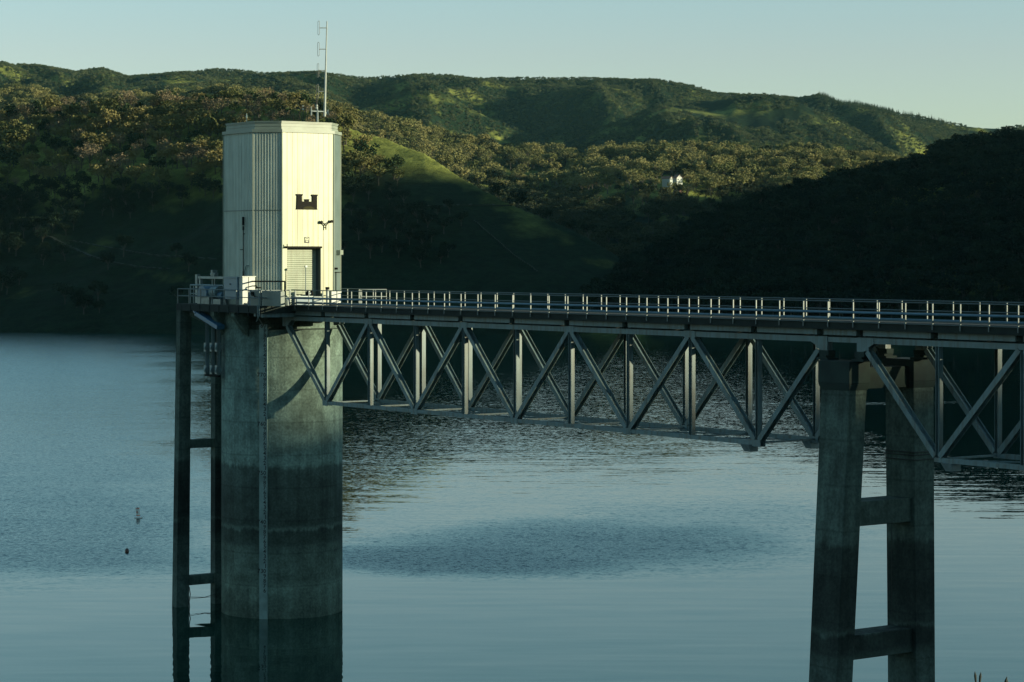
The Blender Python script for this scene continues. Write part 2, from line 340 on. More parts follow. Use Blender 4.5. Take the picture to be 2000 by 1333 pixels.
# ------------------------------------------------------------ water
CHOP, BIG = .80, .09
def water_mat():
    m = bpy.data.materials.new('lake_water'); m.use_nodes = True; t = m.node_tree; n = t.nodes; l = t.links
    b = n['Principled BSDF']; b.inputs['Base Color'].default_value = (.004, .028, .020, 1); b.inputs['IOR'].default_value = 1.42; b.inputs['Specular Tint'].default_value = (.90, 1.0, .93, 1)
    g = n.new('ShaderNodeNewGeometry'); sp = n.new('ShaderNodeSeparateXYZ'); l.new(g.outputs['Position'], sp.inputs[0])
    def mth(op, a, c=None, d=None, clamp=False):
        k = n.new('ShaderNodeMath'); k.operation = op; k.use_clamp = clamp
        for i, q in enumerate((a, c, d)):
            if q is None: continue
            if isinstance(q, (int, float)): k.inputs[i].default_value = q
            else: l.new(q, k.inputs[i])
        return k.outputs[0]
    nd = n.new('ShaderNodeTexNoise'); nd.inputs['Scale'].default_value = .035; nd.inputs['Detail'].default_value = 5; l.new(g.outputs['Position'], nd.inputs['Vector'])
    dist = mth('SUBTRACT', nd.outputs[0], .5)
    X = mth('ADD', sp.outputs[0], mth('MULTIPLY', dist, 26)); Y = mth('ADD', sp.outputs[1], mth('MULTIPLY', dist, 34))
    def ell(cx, cy, a, bb, soft, amp):
        d = mth('ADD', mth('POWER', mth('ABSOLUTE', mth('DIVIDE', mth('SUBTRACT', X, cx), a)), 2), mth('POWER', mth('ABSOLUTE', mth('DIVIDE', mth('SUBTRACT', Y, cy), bb)), 2))
        r = n.new('ShaderNodeMapRange'); r.interpolation_type = 'SMOOTHSTEP'; r.inputs[1].default_value = 1-soft; r.inputs[2].default_value = 1+soft; r.inputs[3].default_value = amp; r.inputs[4].default_value = 0
        l.new(d, r.inputs[0]); return r.outputs[0]
    def band(src, lo, hi):
        r = n.new('ShaderNodeMapRange'); r.interpolation_type = 'SMOOTHSTEP'; r.inputs[1].default_value = lo; r.inputs[2].default_value = hi; l.new(src, r.inputs[0]); return r.outputs[0]
    far = mth('ADD', mth('MULTIPLY', band(Y, 158, 186), .17), mth('MULTIPLY', band(Y, 210, 265), .15))
    ang = mth('DIVIDE', X, mth('MAXIMUM', Y, 50))
    left = mth('MULTIPLY', mth('MULTIPLY', band(mth('MULTIPLY', ang, -1), .05, .17), band(Y, 160, 178)), .85)
    right_calm = mth('SUBTRACT', 1, mth('MULTIPLY', band(ang, .10, .16), .75))
    patch = mth('MAXIMUM', ell(-3, 180, 15, 13, .98, 1.2), mth('MAXIMUM', ell(7, 190, 16, 17, .98, 1.05), ell(17, 206, 13, 20, .98, .6)))
    streak = ell(52, 372, 20, 7, .8, .40)
    W = mth('MAXIMUM', mth('MULTIPLY', far, right_calm), mth('MAXIMUM', left, mth('MAXIMUM', patch, streak)))
    # ripples: slope noise fed straight into the normal
    def slope(scale, sx, sy, det, rough, seed):
        mp = n.new('ShaderNodeMapping'); mp.inputs['Scale'].default_value = (sx, sy, 1); mp.inputs['Rotation'].default_value = (0, 0, R(10)); mp.inputs['Location'].default_value = (seed, seed*3, 0); l.new(g.outputs['Position'], mp.inputs[0])
        z = n.new('ShaderNodeTexNoise'); z.inputs['Scale'].default_value = scale; z.inputs['Detail'].default_value = det; z.inputs['Roughness'].default_value = rough; l.new(mp.outputs[0], z.inputs['Vector'])
        v1 = n.new('ShaderNodeVectorMath'); v1.operation = 'SUBTRACT'; l.new(z.outputs['Color'], v1.inputs[0]); v1.inputs[1].default_value = (.5, .5, .5); return v1.outputs[0]
    def vs(v, k):
        q = n.new('ShaderNodeVectorMath'); q.operation = 'SCALE'; l.new(v, q.inputs[0])
        if isinstance(k, (int, float)): q.inputs['Scale'].default_value = k
        else: l.new(k, q.inputs['Scale'])
        return q.outputs[0]
    def va(a, c):
        q = n.new('ShaderNodeVectorMath'); q.operation = 'ADD'; l.new(a, q.inputs[0]); l.new(c, q.inputs[1]); return q.outputs[0]
    calm = vs(slope(.55, .22, 1.5, 4, .55, 0), .034)
    chop = vs(slope(2.3, .75, 1.0, 5, .75, 11), mth('MULTIPLY', W, CHOP))
    big = vs(slope(.16, .5, 1.0, 4, .6, 31), mth('MULTIPLY', W, BIG))
    wv = va(chop, big); sx_ = n.new('ShaderNodeSeparateXYZ'); l.new(wv, sx_.inputs[0]); cx_2 = n.new('ShaderNodeCombineXYZ')
    l.new(sx_.outputs[0], cx_2.inputs[0]); LF = mth('MAXIMUM', mth('MAXIMUM', mth('SUBTRACT', .42, mth('MULTIPLY', band(Y, 260, 330), .32)), mth('MULTIPLY', left, 1.2, clamp=True)), mth('MINIMUM', mth('MULTIPLY', patch, .9), 1)); l.new(mth('SUBTRACT', mth('ADD', mth('MULTIPLY', mth('MULTIPLY', mth('ABSOLUTE', sx_.outputs[1]), LF), -1.25), mth('MULTIPLY', sx_.outputs[1], mth('SUBTRACT', 1, LF))), mth('MULTIPLY', mth('MULTIPLY', W, LF), mth('ADD', .028, mth('MULTIPLY', band(Y, 300, 520), .05)))), cx_2.inputs[1])
    tot = va(calm, cx_2.outputs[0]); ml = n.new('ShaderNodeVectorMath'); ml.operation = 'MULTIPLY'; l.new(tot, ml.inputs[0]); ml.inputs[1].default_value = (1, 1, 0)
    ad = n.new('ShaderNodeVectorMath'); ad.operation = 'ADD'; l.new(ml.outputs[0], ad.inputs[0]); ad.inputs[1].default_value = (0, 0, 1)
    nz = n.new('ShaderNodeVectorMath'); nz.operation = 'NORMALIZE'; l.new(ad.outputs[0], nz.inputs[0]); l.new(nz.outputs[0], b.inputs['Normal'])
    l.new(mth('ADD', mth('MULTIPLY', W, .06), .015), b.inputs['Roughness'])
    return m
wx = MB(); wx.add([(-3000,-400,0),(3000,-400,0),(3000,1200,0),(-3000,1200,0)], [(0,1,2,3)])
water = wx.build('water', water_mat()); tag(water, 'dark teal lake water, rippled beyond the tower and calm in front', 'water', kind='structure')

# ------------------------------------------------------------ intake tower
TW = thing('intake_tower', 'tall round concrete intake tower with cream metal sided house and castle emblem', 'tower', 0, 0, 0)
RC = 3.85
ZD = 19.55                                   # deck level
mb = MB(); mb.lathe([(RC, -4), (RC, 18.0)], n=96)
shaft = mb.build('shaft', M['concrete'], TW)
for p in shaft.data.polygons: p.use_smooth = abs(p.normal.z) < .5
neck = MB(); neck.prism([(RC*.985*math.cos(R(a)), RC*.985*math.sin(R(a))) for a in range(68, 293, 8)], 18.0, 19.1)
neck.build('shaft_head', M['concrete'], TW)
for (u0, v0, u1, v1) in [(-3.3,-2.2,-5.2,-4.0), (-1,-3.7,-1,-4.5), (1.6,-3.5,1.6,-4.5), (-3.8,0,-5.4,0)]:
    d = Vector((u1-u0, v1-v0)).normalized(); pn = Vector((-d.y, d.x))*.22
    for sg in (1,):
        mb = MB()
        A = Vector((u0,v0)); B = Vector((u1,v1))
        vs = []
        for q in (pn, -pn):
            vs += [(A.x+q.x, A.y+q.y, 19.1), (B.x+q.x, B.y+q.y, 19.1), (B.x+q.x, B.y+q.y, 18.85), (A.x+q.x, A.y+q.y, 17.6)]
        mb.add(vs, [(0,1,2,3),(7,6,5,4),(0,4,5,1),(1,5,6,2),(2,6,7,3),(3,7,4,0)])
        mb.build('corbel', M['concrete'], TW)
PU0, PU1, PV0, PV1 = -5.62, 5.3, -4.6, 4.6
mb = MB(); mb.box(PU0, PU1, PV0, PV1, 19.1, ZD)
for k in range(9):
    u = PU0+.6+k*1.25
    mb.box(u, u+.09, PV0-.03, PV0, 18.98, ZD-.06)
mb.build('platform', M['slab'], TW)
mb = MB(); mb.bar((5.05, -4.4, 19.0), (5.05, 4.4, 19.0), .22, .3, (1,0,0)); mb.bar((4.2, -4.4, 19.0), (4.2, 4.4, 19.0), .22, .2, (1,0,0))
mb.build('edge_girder', M['steel'], TW)
# house body
S = 3.2; K = 1.88
DV0, DV1 = -1.50, .95; DZ = 23.15; ZW = 30.35
ins = .06; s_ = S-ins; k_ = K-.025
octo = [(s_,-k_),(s_,k_),(k_,s_),(-k_,s_),(-s_,k_),(-s_,-k_),(-k_,-s_),(k_,-s_)]
notch = [(s_,-k_),(s_,DV0),(s_-.42,DV0),(s_-.42,DV1),(s_,DV1),(s_,k_)]+octo[2:]
mb = MB(); mb.prism(notch, ZD, DZ); mb.prism(octo, DZ, ZW)
house = mb.build('house_wall', M['siding_grey'], TW)
def siding(p0, p1, z0, z1, pitch, gap, depth, name, m, opening=None, ribs=False, label=None):
    p0 = Vector(p0); p1 = Vector(p1); d = p1-p0; Ln = d.length; d.normalize(); nrm = Vector((d.y, -d.x)); n_ = max(1, round(Ln/pitch)); pt = Ln/n_
    q = MB()
    for i in range(n_):
        a, b = i*pt+gap/2, (i+1)*pt-gap/2
        segs = [(z0, z1)]
        if opening and b > opening[0]+.02 and a < opening[1]-.02: 
            segs = [(opening[2], z1)]
            if a < opening[0]: q2 = (a, opening[0]); 
        for (za, zb) in segs:
            A = p0+d*a; B = p0+d*b; o_ = nrm*depth
            if ribs:   # trapezoid rib
                w4 = (b-a)*.28
                prof = [A, A+d*w4*.4+o_, A+d*(w4*1.4)+o_, A+d*w4*1.8]
                poly = [(P.x, P.y) for P in prof]+[((A).x-nrm.x*.005, (A).y-nrm.y*.005)]
                q.prism(poly[:4][::-1], za, zb)
                pl = [(A.x-nrm.x*.03, A.y-nrm.y*.03), (B.x-nrm.x*.03, B.y-nrm.y*.03), (B.x+nrm.x*.008, B.y+nrm.y*.008), (A.x+nrm.x*.008, A.y+nrm.y*.008)]
                q.prism(pl[::-1], za, zb)
            else:
                A2 = A-nrm*.03; B2 = B-nrm*.03
                poly = [(A2.x,A2.y),(B2.x,B2.y),((B+o_).x,(B+o_).y),((A+o_).x,(A+o_).y)]
                q.prism(poly[::-1], za, zb)
    return q.build(name, m, TW, label=label)
g = S-ins
# front: pillars and the field above the door, laid so seams line up
nf = 10; pf = 2*K/nf
q = MB()
for i in range(nf):
    a = -K+i*pf+.008; b = a+pf-.016
    def strip(a, b, z0, z1): q.box(g-.03, S, a, b, z0, z1)
    if b <= DV0 or a >= DV1: strip(a, b, ZD, ZW)
    elif a < DV0: strip(a, DV0, ZD, DZ); strip(a, b, DZ, ZW)
    elif b > DV1: strip(DV1, b, ZD, DZ); strip(a, b, DZ, ZW)
    else: strip(a, b, DZ, ZW)
q.build('front_siding', M['siding'], TW)
siding((K,-S+.04),(S-.04,-K), ZD, ZW, .19, .01, .055, 'corner_siding', M['siding_pale'], ribs=True, label='grey ribbed corner panel left of the cream front')
siding((S-.04,K),(K,S-.04), ZD, ZW, .30, .01, .02, 'corner_siding', M['siding_grey'], label='narrow corner panel with the side door, darkened grey for its shade')  # darker grey on this panel stands in for shade
siding((-K,-S+.04),(K,-S+.04), ZD, ZW, .20, .006, .035, 'side_siding', M['siding_pale'], ribs=True)
siding((-S+.04,-K),(-K,-S+.04), ZD, ZW, .19, .01, .055, 'corner_siding', M['siding_pale'], ribs=True)
siding((K,S-.04),(-K,S-.04), ZD, ZW, .235, .012, .02, 'side_siding', M['siding_pale'])
siding((-S+.04,K),(-S+.04,-K), ZD, ZW, .235, .012, .02, 'side_siding', M['siding_pale'])
siding((-K,S-.04),(-S+.04,K), ZD, ZW, .19, .01, .055, 'corner_siding', M['siding_pale'], ribs=True)
# corner trims, horizontal flashing, roof trim, parapet
def octp(s, k): return [(s,-k),(s,k),(k,s),(-k,s),(-s,k),(-s,-k),(-k,-s),(k,-s)]
mb = MB()
for (u, v) in octp(S+.005, K+.002): mb.tube((u,v,ZD),(u,v,ZW), .045, n=8)
mb.build('corner_trim', M['trim'], TW)
mb = MB()
def ring(mb, s, k, z0, z1, th):
    a = octp(s, k); f = (s-th)/s; b = [(x*f, y*f) for x, y in a]
    for i in range(8):
        j = (i+1) % 8; mb.frust([a[i], a[j], b[j], b[i]], [a[i], a[j], b[j], b[i]], z0, z1)
ring(mb, S+.09, K+.04, ZW-.02, ZW+.17, .25); mb.prism(octp(S-.1, K-.05), ZW-.03, ZW+.10)
mb.build('roof', M['trim'], TW)
mb = MB()
for j, (z0, z1) in enumerate([(.17, .33), (.36, .53), (.56, .66)]): ring(mb, S-.14-.03*(j % 2), K-.05, ZW+z0, ZW+z1, .05)
ring(mb, S-.20, K-.08, ZW+.10, ZW+.62, .03)
ring(mb, S-.10, K-.04, ZW+.64, ZW+.69, .12)
mb.build('parapet', M['trim'], TW)
# faint flashing line below mid height
mb = MB(); zf = zo(411, 2.5, -2.5)
mb.bar((-K, -S-.0, zf), (K, -S-.0, zf), .03, .05); mb.sweep((K, -S, zf), (S, -K, zf), [(-.035,-.025),(.035,-.025),(.035,.025),(-.035,.025)], (1,-1,0))
mb.build('flashing', M['siding_grey'], TW)
# roll-up door
mb = MB(); n_sl = 30; u_ = S-.42-ins
for i in range(n_sl):
    z0 = ZD+.03+i*(DZ-ZD-.03)/n_sl; z1 = z0+(DZ-ZD-.03)/n_sl
    mb.sweep((u_+.01, DV0, (z0+z1)/2), (u_+.01, DV1, (z0+z1)/2), [(-.02, -(z1-z0)/2), (.012, -(z1-z0)/2), (.035, -(z1-z0)*.25), (.035, (z1-z0)*.25), (.012, (z1-z0)/2), (-.02, (z1-z0)/2)], (1,0,0))
mb.build('roll_up_door', M['door'], TW)
mb = MB(); mb.box(u_+.02, S-.005, DV1-.03, DV1-.001, ZD, DZ); mb.box(u_+.04, u_+.10, DV1-.1, DV1-.03, ZD, DZ)  # dark jamb lining and strip, the reveal's shade put into their colour
mb.build('door_jamb', M['reveal'], TW)
mb = MB(); mb.box(S+.002, S+.10, vo(556, S), DV1+.03, DZ-.05, DZ+.07); mb.box(S+.1, S+.25, vo(556, S), vo(560, S), DZ-.03, DZ+.02); mb.tube((S+.18, vo(558,S), DZ+.02), (S+.18, vo(558,S), DZ+.2), .03)
mb.build('door_lintel', M['black'], TW)
# castle emblem from the photograph's outline (zoomed px -> face coordinates)
def E(x, y):
    px = 540+x*140/718.; py = 340+y*260/1333.
    return (vo(px, S+.05), zo(py, S+.05, 0))
pts = [(198,357),(204,348),(208,222),(200,214),(200,204),(262,204),(262,214),(254,224),(256,277),(288,277),(288,266),(283,262),(283,254),(330,254),(330,262),(325,266),(325,277),(360,277),(360,224),(352,214),(352,206),(413,206),(413,214),(406,224),(406,348),(412,357)]
def plate(pts, u0, u1):
    P = [E(*p) for p in pts]; n = len(P)
    q = MB(); q.add([(u0, v, z) for v, z in P]+[(u1, v, z) for v, z in P], [tuple(range(n)), tuple(range(2*n-1, n-1, -1))]+[(i, n+i, n+(i+1)%n, (i+1)%n) for i in range(n)]); return q
em = plate(pts, S+.002, S+.07).build('castle_emblem', M['black'], TW)
plate([(262,352),(280,334),(305,326),(345,326),(370,338),(384,352)], S+.07, S+.074).build('emblem_reflection', M['mound'], em)  # olive mound shape painted on as a reflection of the hills
# shelter sign
mb = MB()
a = vo(594.5, S); b = vo(604, S); zt, zb = zo(463.5, S, 0), zo(475, S, 0)
mb.box(S+.002, S+.02, a, b, zb, zt); sg = mb.build('shelter_sign', M['ink'], TW)
mb = MB(); cv, cz, rr = (a+b)/2, (zt+zb)/2+.02, (b-a)*.42
mb.tube((S+.02, cv, cz), (S+.024, cv, cz), rr, n=20); disc = mb.build('sign_disc', M['siding'], sg)
mb = MB()
for ang in (90, 210, 330):
    t0 = [(cv+rr*.92*math.cos(R(ang+o)), cz+rr*.92*math.sin(R(ang+o))) for o in (-28, 28)]+[(cv+rr*.15*math.cos(R(ang)), cz+rr*.15*math.sin(R(ang)))]
    mb.add([(S+.0245, v, z) for v, z in t0]+[(S+.028, v, z) for v, z in t0], [(0,1,2),(5,4,3),(0,3,4,1),(1,4,5,2),(2,5,3,0)])
mb.build('sign_triangles', M['ink'], sg)
# twin-arm lamp bracket on the front
mb = MB(); u = S+.12
def F2(px, py, uu=None): uu = uu or u; return (uu, vo(px, uu), zo(py, uu, 0))
mb.path([F2(636.5, 449), F2(636.5, 441), F2(633, 437), F2(628, 435.2)], .035); mb.path([F2(636.5, 441), F2(640, 436), F2(645, 433.6), F2(650, 433)], .035)
mb.bar(F2(630, 434.7), F2(625.5, 434.3), .16, .09); mb.bar(F2(645.5, 433), F2(651, 432.2), .16, .09)
mb.tube(F2(636.5, 444, S), F2(636.5, 444), .03); mb.tube(F2(628.5, 434), F2(628.5, 430.6), .03); mb.tube(F2(647, 432.4), F2(647, 429.5), .035)
mb.build('lamp_bracket', M['black'], TW)
# side door and box on the right corner panel
def C2(px, off):   # point on the right chamfer plane u+v = S+K
    c = S+K+off; r = (px-1000)/F
    # u = c-v
    v = (r*(YT-CU*c)-XT-SU*c)/(CU-SU-r*(SU+CU)); return (c-v, v)
def chplate(px0, px1, y0, y1, off0, off1, name, m):
    q = MB(); A = Vector(C2(px0, 0)); B = Vector(C2(px1, 0)); nn = Vector((.7071, .7071))
    z1 = zo(y0, 2.5, 2.5); z0 = max(zo(y1, 2.5, 2.5), ZD)
    q.prism([tuple(A+nn*off0), tuple(A+nn*off1), tuple(B+nn*off1), tuple(B+nn*off0)], z0, z1); return q.build(name, m, TW)
chplate(655, 661.5, 533, 597, .0, .07, 'side_door', M['siding_grey']); chplate(653.5, 662.5, 531.6, 533, .0, .14, 'door_hood', M['black'])
chplate(657, 663, 489, 498, 0, .25, 'wall_box', M['trim']); chplate(652, 654, 523, 527, 0, .2, 'wall_lamp', M['black'])
# conduit with fat head on the left side wall
px = 475
mb = MB(); v = -S-.12; uu = uo(px, v); z0 = ZD
mb.tube((uu, v, z0), (uu, v, zo(450, uu, v)), .035); mb.tube((uu, v, zo(450, uu, v)), (uu, v, zo(442, uu, v)), .06); mb.tube((uu, v, zo(441, uu, v)), (uu, v, zo(424, uu, v)), .075)
mb.bar((uu, v, zo(488, uu, v)), (uu-.35, v, zo(488, uu, v)), .05, .05); mb.bar((uu, v+.12, 24), (uu, v, 24), .05, .05, (1,0,0)); mb.tube((uu+.0, v, zo(530, uu, v)), (uu+.0, v, ZD), .05)
mb.build('wall_conduit', M['black'], TW)
mb = MB(); mb.path([(uu+.12, -S-.08, ZD+.2), (uu+.12, -S-.08, 21.7), (uu+.3, -S-.08, 22.0), (uu+.6, -S-.08, 22.0)], .03)
mb.build('vent_pipe', M['siding_grey'], TW)
# gauge board
fg = R(-47.6); ng = Vector((math.cos(fg), math.sin(fg))); tg = Vector((-ng.y, ng.x)); c0 = ng*(RC-.02); hwid = .265
mb = MB(); P = [c0-tg*hwid, c0+tg*hwid, c0+tg*hwid+ng*.1, c0-tg*hwid+ng*.1]
mb.prism([(p.x, p.y) for p in P], -1, 18.35); gb = mb.build('gauge_board', M['gauge'], TW)
dep = bpy.context.evaluated_depsgraph_get(); GL = {}
def glyph(ch):
    if ch not in GL:
        cu_ = bpy.data.curves.new('numeral', 'FONT'); cu_.body = ch; cu_.size = .36; cu_.resolution_u = 2; cu_.offset = .008
        ob = bpy.data.objects.new('numeral', cu_); col.objects.link(ob); bpy.context.view_layer.update()
        me = ob.evaluated_get(bpy.context.evaluated_depsgraph_get()).to_mesh()
        GL[ch] = ([tuple(v.co) for v in me.vertices], [tuple(p.vertices) for p in me.polygons]); ob.to_mesh_clear()
        bpy.data.objects.remove(ob)
    return GL[ch]
mb = MB(); fc = c0+ng*.104
def put(txt, right, z):
    x = right
    for ch in reversed(txt):
        vs, fs = glyph(ch); wd_ = max(q[0] for q in vs); 
        x0 = x-wd_
        mb.add([(fc.x+tg.x*(x0+q[0]), fc.y+tg.y*(x0+q[0]), z+q[1]-.125) for q in vs], fs); x = x0-.012
for e in range(780, 725, -1):
    z = 18.27-(780-e)*.3053
    put(str(e) if e % 10 == 0 else str(e % 10), hwid-.09, z)
    for k in range(5):
        zz = z-k*.0611; ln = .07 if k == 0 else .035
        p = fc+tg*(hwid-ln); q = fc+tg*(hwid-.003)
        mb.add([(p.x,p.y,zz-.006),(q.x,q.y,zz-.006),(q.x,q.y,zz+.010),(p.x,p.y,zz+.010)], [(0,1,2,3)])
mb.build('numerals', M['ink'], gb)
# conduits dropping beside the gauge
mb = MB(); mb.path([(PU1-.1, PV0-.05, ZD+.9), (PU1-.1, PV0-.05, 18.95), (4.6, PV0+.1, 18.6)], .04); mb.path([(5.0, PV0-.05, 19.6), (5.0, PV0-.05, 18.9), (3.3, -3.2, 18.2), (2.9, -3.0, 17.6)], .035)
mb.build('conduit', M['steel'], TW)

# ------------------------------------------------------------ railings
def rail_run(parent, name, pts, zb, ztop, rails, post_len, pitch, offs=0, rad=.028, phase=0):
    """rails: heights above zb; posts every pitch; posts hang post_len below zb"""
    q = MB()
    for h in rails:
        for a, b in zip(pts, pts[1:]): q.tube((a[0], a[1], zb+h), (b[0], b[1], zb+h), rad, n=6)
    rl = q.build(name, M['rail'], parent)
    proto = None
    for a, b in zip(pts, pts[1:]):
        A = Vector(a); B = Vector(b); Ln = (B-A).length; n_ = max(1, round(Ln/pitch)) if phase == 0 else int(Ln/pitch)
        for i in range(n_+1 if phase == 0 else n_+1):
            d = i*(Ln/n_) if phase == 0 else phase+i*pitch
            if d > Ln+1e-3: continue
            P = A+(B-A)*(d/Ln)
            o0 = ORG[parent.name]
            if proto is None:
                m_ = MB(); m_.box(-.028, .028, -.025, .025, -post_len, rails[0]); 
                proto = m_.build('rail_post', M['rail'], None); o = proto
            else:
                o = proto.copy(); col.objects.link(o)
            o.parent = rl; o.location = (P.x-o0[0], P.y-o0[1], zb-o0[2])
    return rl
e = .07
rail_run(TW, 'railing', [(PU1-e, -2.5), (PU1-e, PV0+e), (PU0+e, PV0+e), (PU0+e, PV1-e), (PU1-e, PV1-e), (PU1-e, 2.5)], ZD, 0, [.95, .50], 0, 1.62)

# ------------------------------------------------------------ outer support frame behind the tower
FR = thing('support_frame', 'slender two legged concrete frame carrying the left end of the tower platform', 'frame', -5.2, -3.1, 0)
for (vt, vb, nm) in [(-4.28, -4.58, 'column'), (-1.75, -1.72, 'column')]:
    mb = MB()
    for (za, zb_, sft) in [(-4, 19.1, 0)]:
        wa = (.58, .78); cb = vb+(vt-vb)*0; 
        p0 = [(-5.5, vb-.46), (-4.86, vb-.46), (-4.86, vb+.46), (-5.5, vb+.46)]; p1 = [(-5.45, vt-.40), (-4.9, vt-.40), (-4.9, vt+.40), (-5.45, vt+.40)]
        mb.frust(p0, p1, za, zb_)
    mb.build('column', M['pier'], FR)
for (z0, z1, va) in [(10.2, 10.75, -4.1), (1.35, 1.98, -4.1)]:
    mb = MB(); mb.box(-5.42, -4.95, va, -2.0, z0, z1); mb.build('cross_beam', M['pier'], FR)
mb = MB(); mb.path([(-4.8, -4.1, 1.3), (-4.75, -4.05, .8), (-4.8, -4.1, .3), (-4.78, -4.05, -.2)], .03); mb.path([(-4.8, -4.1, .62), (-4.8, -3, .52), (-4.8, -2.1, .66)], .02); mb.path([(-4.8, -4.1, .5), (-4.8, -2.1, .5)], .012)
tagc = mb.build('hanging_cable', M['ink'], FR)

# inclined blue brace and gate guides
BR = thing('brace_strut', 'blue inclined steel box strut under the left of the platform', 'strut', -3.9, -3.6, 17.6)
vv = -4.3
def PT(px, py, v): u = uo(px, v); return (u, v, zo(py, u, v))
mb = MB(); a = Vector(PT(387, 612, vv)); b = Vector(PT(431, 640, vv)); mb.bar(a, b, .55, .28); mb.build('box_section', M['brace'], BR, bevel=.02)
mb = MB(); mb.bar(a+Vector((-.1,0,.12)), a+Vector((.15,0,.0)), .62, .1); mb.build('end_plate', M['brace'], BR)
GG = thing('gate_guide', 'three hanging steel guide rods with paired rollers left of the shaft', 'guide', -3.4, -4.4, 14)
for px in (405, 416.5, 426.5):
    v = -4.1; u = uo(px, v); mb = MB(); zt = zo(624+(px-403)*.55, u, v); zb = zo(733, u, v)
    mb.hbeam((u, v, zb), (u, v, zt), .18, .18, .02, (1,0,0)); rod = mb.build('guide_rod', M['steel'], GG)
    for (y0, y1) in ((670, 687), (714, 731)):
        mb = MB(); mb.box(u-.22, u+.06, v-.14, v+.14, zo(y1, u, v), zo(y0, u, v)); zc = zo((y0+y1)/2, u, v)
        rl = mb.build('roller_block', M['steel2'], rod); mb = MB(); mb.tube((u+.06, v-.1, zc), (u+.24, v-.1, zc), .2, n=14); mb.build('roller', M['steel'], rod)
mb = MB(); u0 = uo(402, -4.1); u1 = uo(428, -4.1); mb.box(u0, u1, -4.2, -4.0, zo(735, u0, -4.1), zo(731, u0, -4.1)); mb.build('bottom_bar', M['black'], GG)

# ------------------------------------------------------------ access bridge
BG = thing('access_bridge', 'long steel truss footbridge running from the tower to the shore on the right', 'bridge', 4, 0, 18.6)
UE = 92.0; HWT = 1.85; HD = 2.45
mb = MB(); mb.box(5.32, UE, -HD+.12, HD-.12, 19.25, ZD-.02); 
mb.build('deck', M['slab'], BG)
for sgn in (-1, 1):
    mb = MB(); mb.box(5.32, UE, min(sgn*(HD-.115), sgn*(HD)), max(sgn*(HD-.115), sgn*HD), 19.24, 19.62); mb.build('curb', M['slab'], BG)
UK = [8.55+4.877*k for k in range(9)]
U2 = [54.66, 59.25, 64.1, 68.98, 73.85, 78.73, 83.6, 88.5]
ZT0, ZT1 = 18.62, 18.89; ZTc = (ZT0+ZT1)/2; ZBc = 13.72
# stringer girders with gaps at the floor beams
nodes1 = [3.83]+UK+[52.1]
alln = nodes1+U2
for sgn in (-1, 1):
    v = sgn*HWT
    for a, b in zip(alln, alln[1:]):
        mb = MB(); mb.box(a+.22, b-.22, v-.30, v+.20, 18.97, 19.235); mb.build('stringer', M['steel'], BG)
for a in alln:
    mb = MB(); mb.box(a-.16, a+.16, -HWT-.1, HWT+.1, 18.92, 19.245); mb.build('floor_beam', M['slab'], BG)
def truss(sgn, tops, bots, first_down, ends, label):
    v = sgn*HWT
    t0, t1 = ends
    mb = MB(); mb.bar((t0, v, ZTc), (t1, v, ZTc), .29, .26); tc_ = mb.build('truss', M['steel'], BG, label=label)
    # plating so that the outer web reads as a flat band
    mb = MB(); mb.hbeam((bots[0]-.15, v, ZBc), (bots[-1]+.15, v, ZBc), .30, .20, .025); mb.build('bottom_chord', M['steel'], tc_)
    return tc_
def member(p, a, b, name, wd_=.22):
    mb = MB(); mb.hbeam(a, b, .34, wd_+.03, .03); return mb.build(name, M['steel'], p)
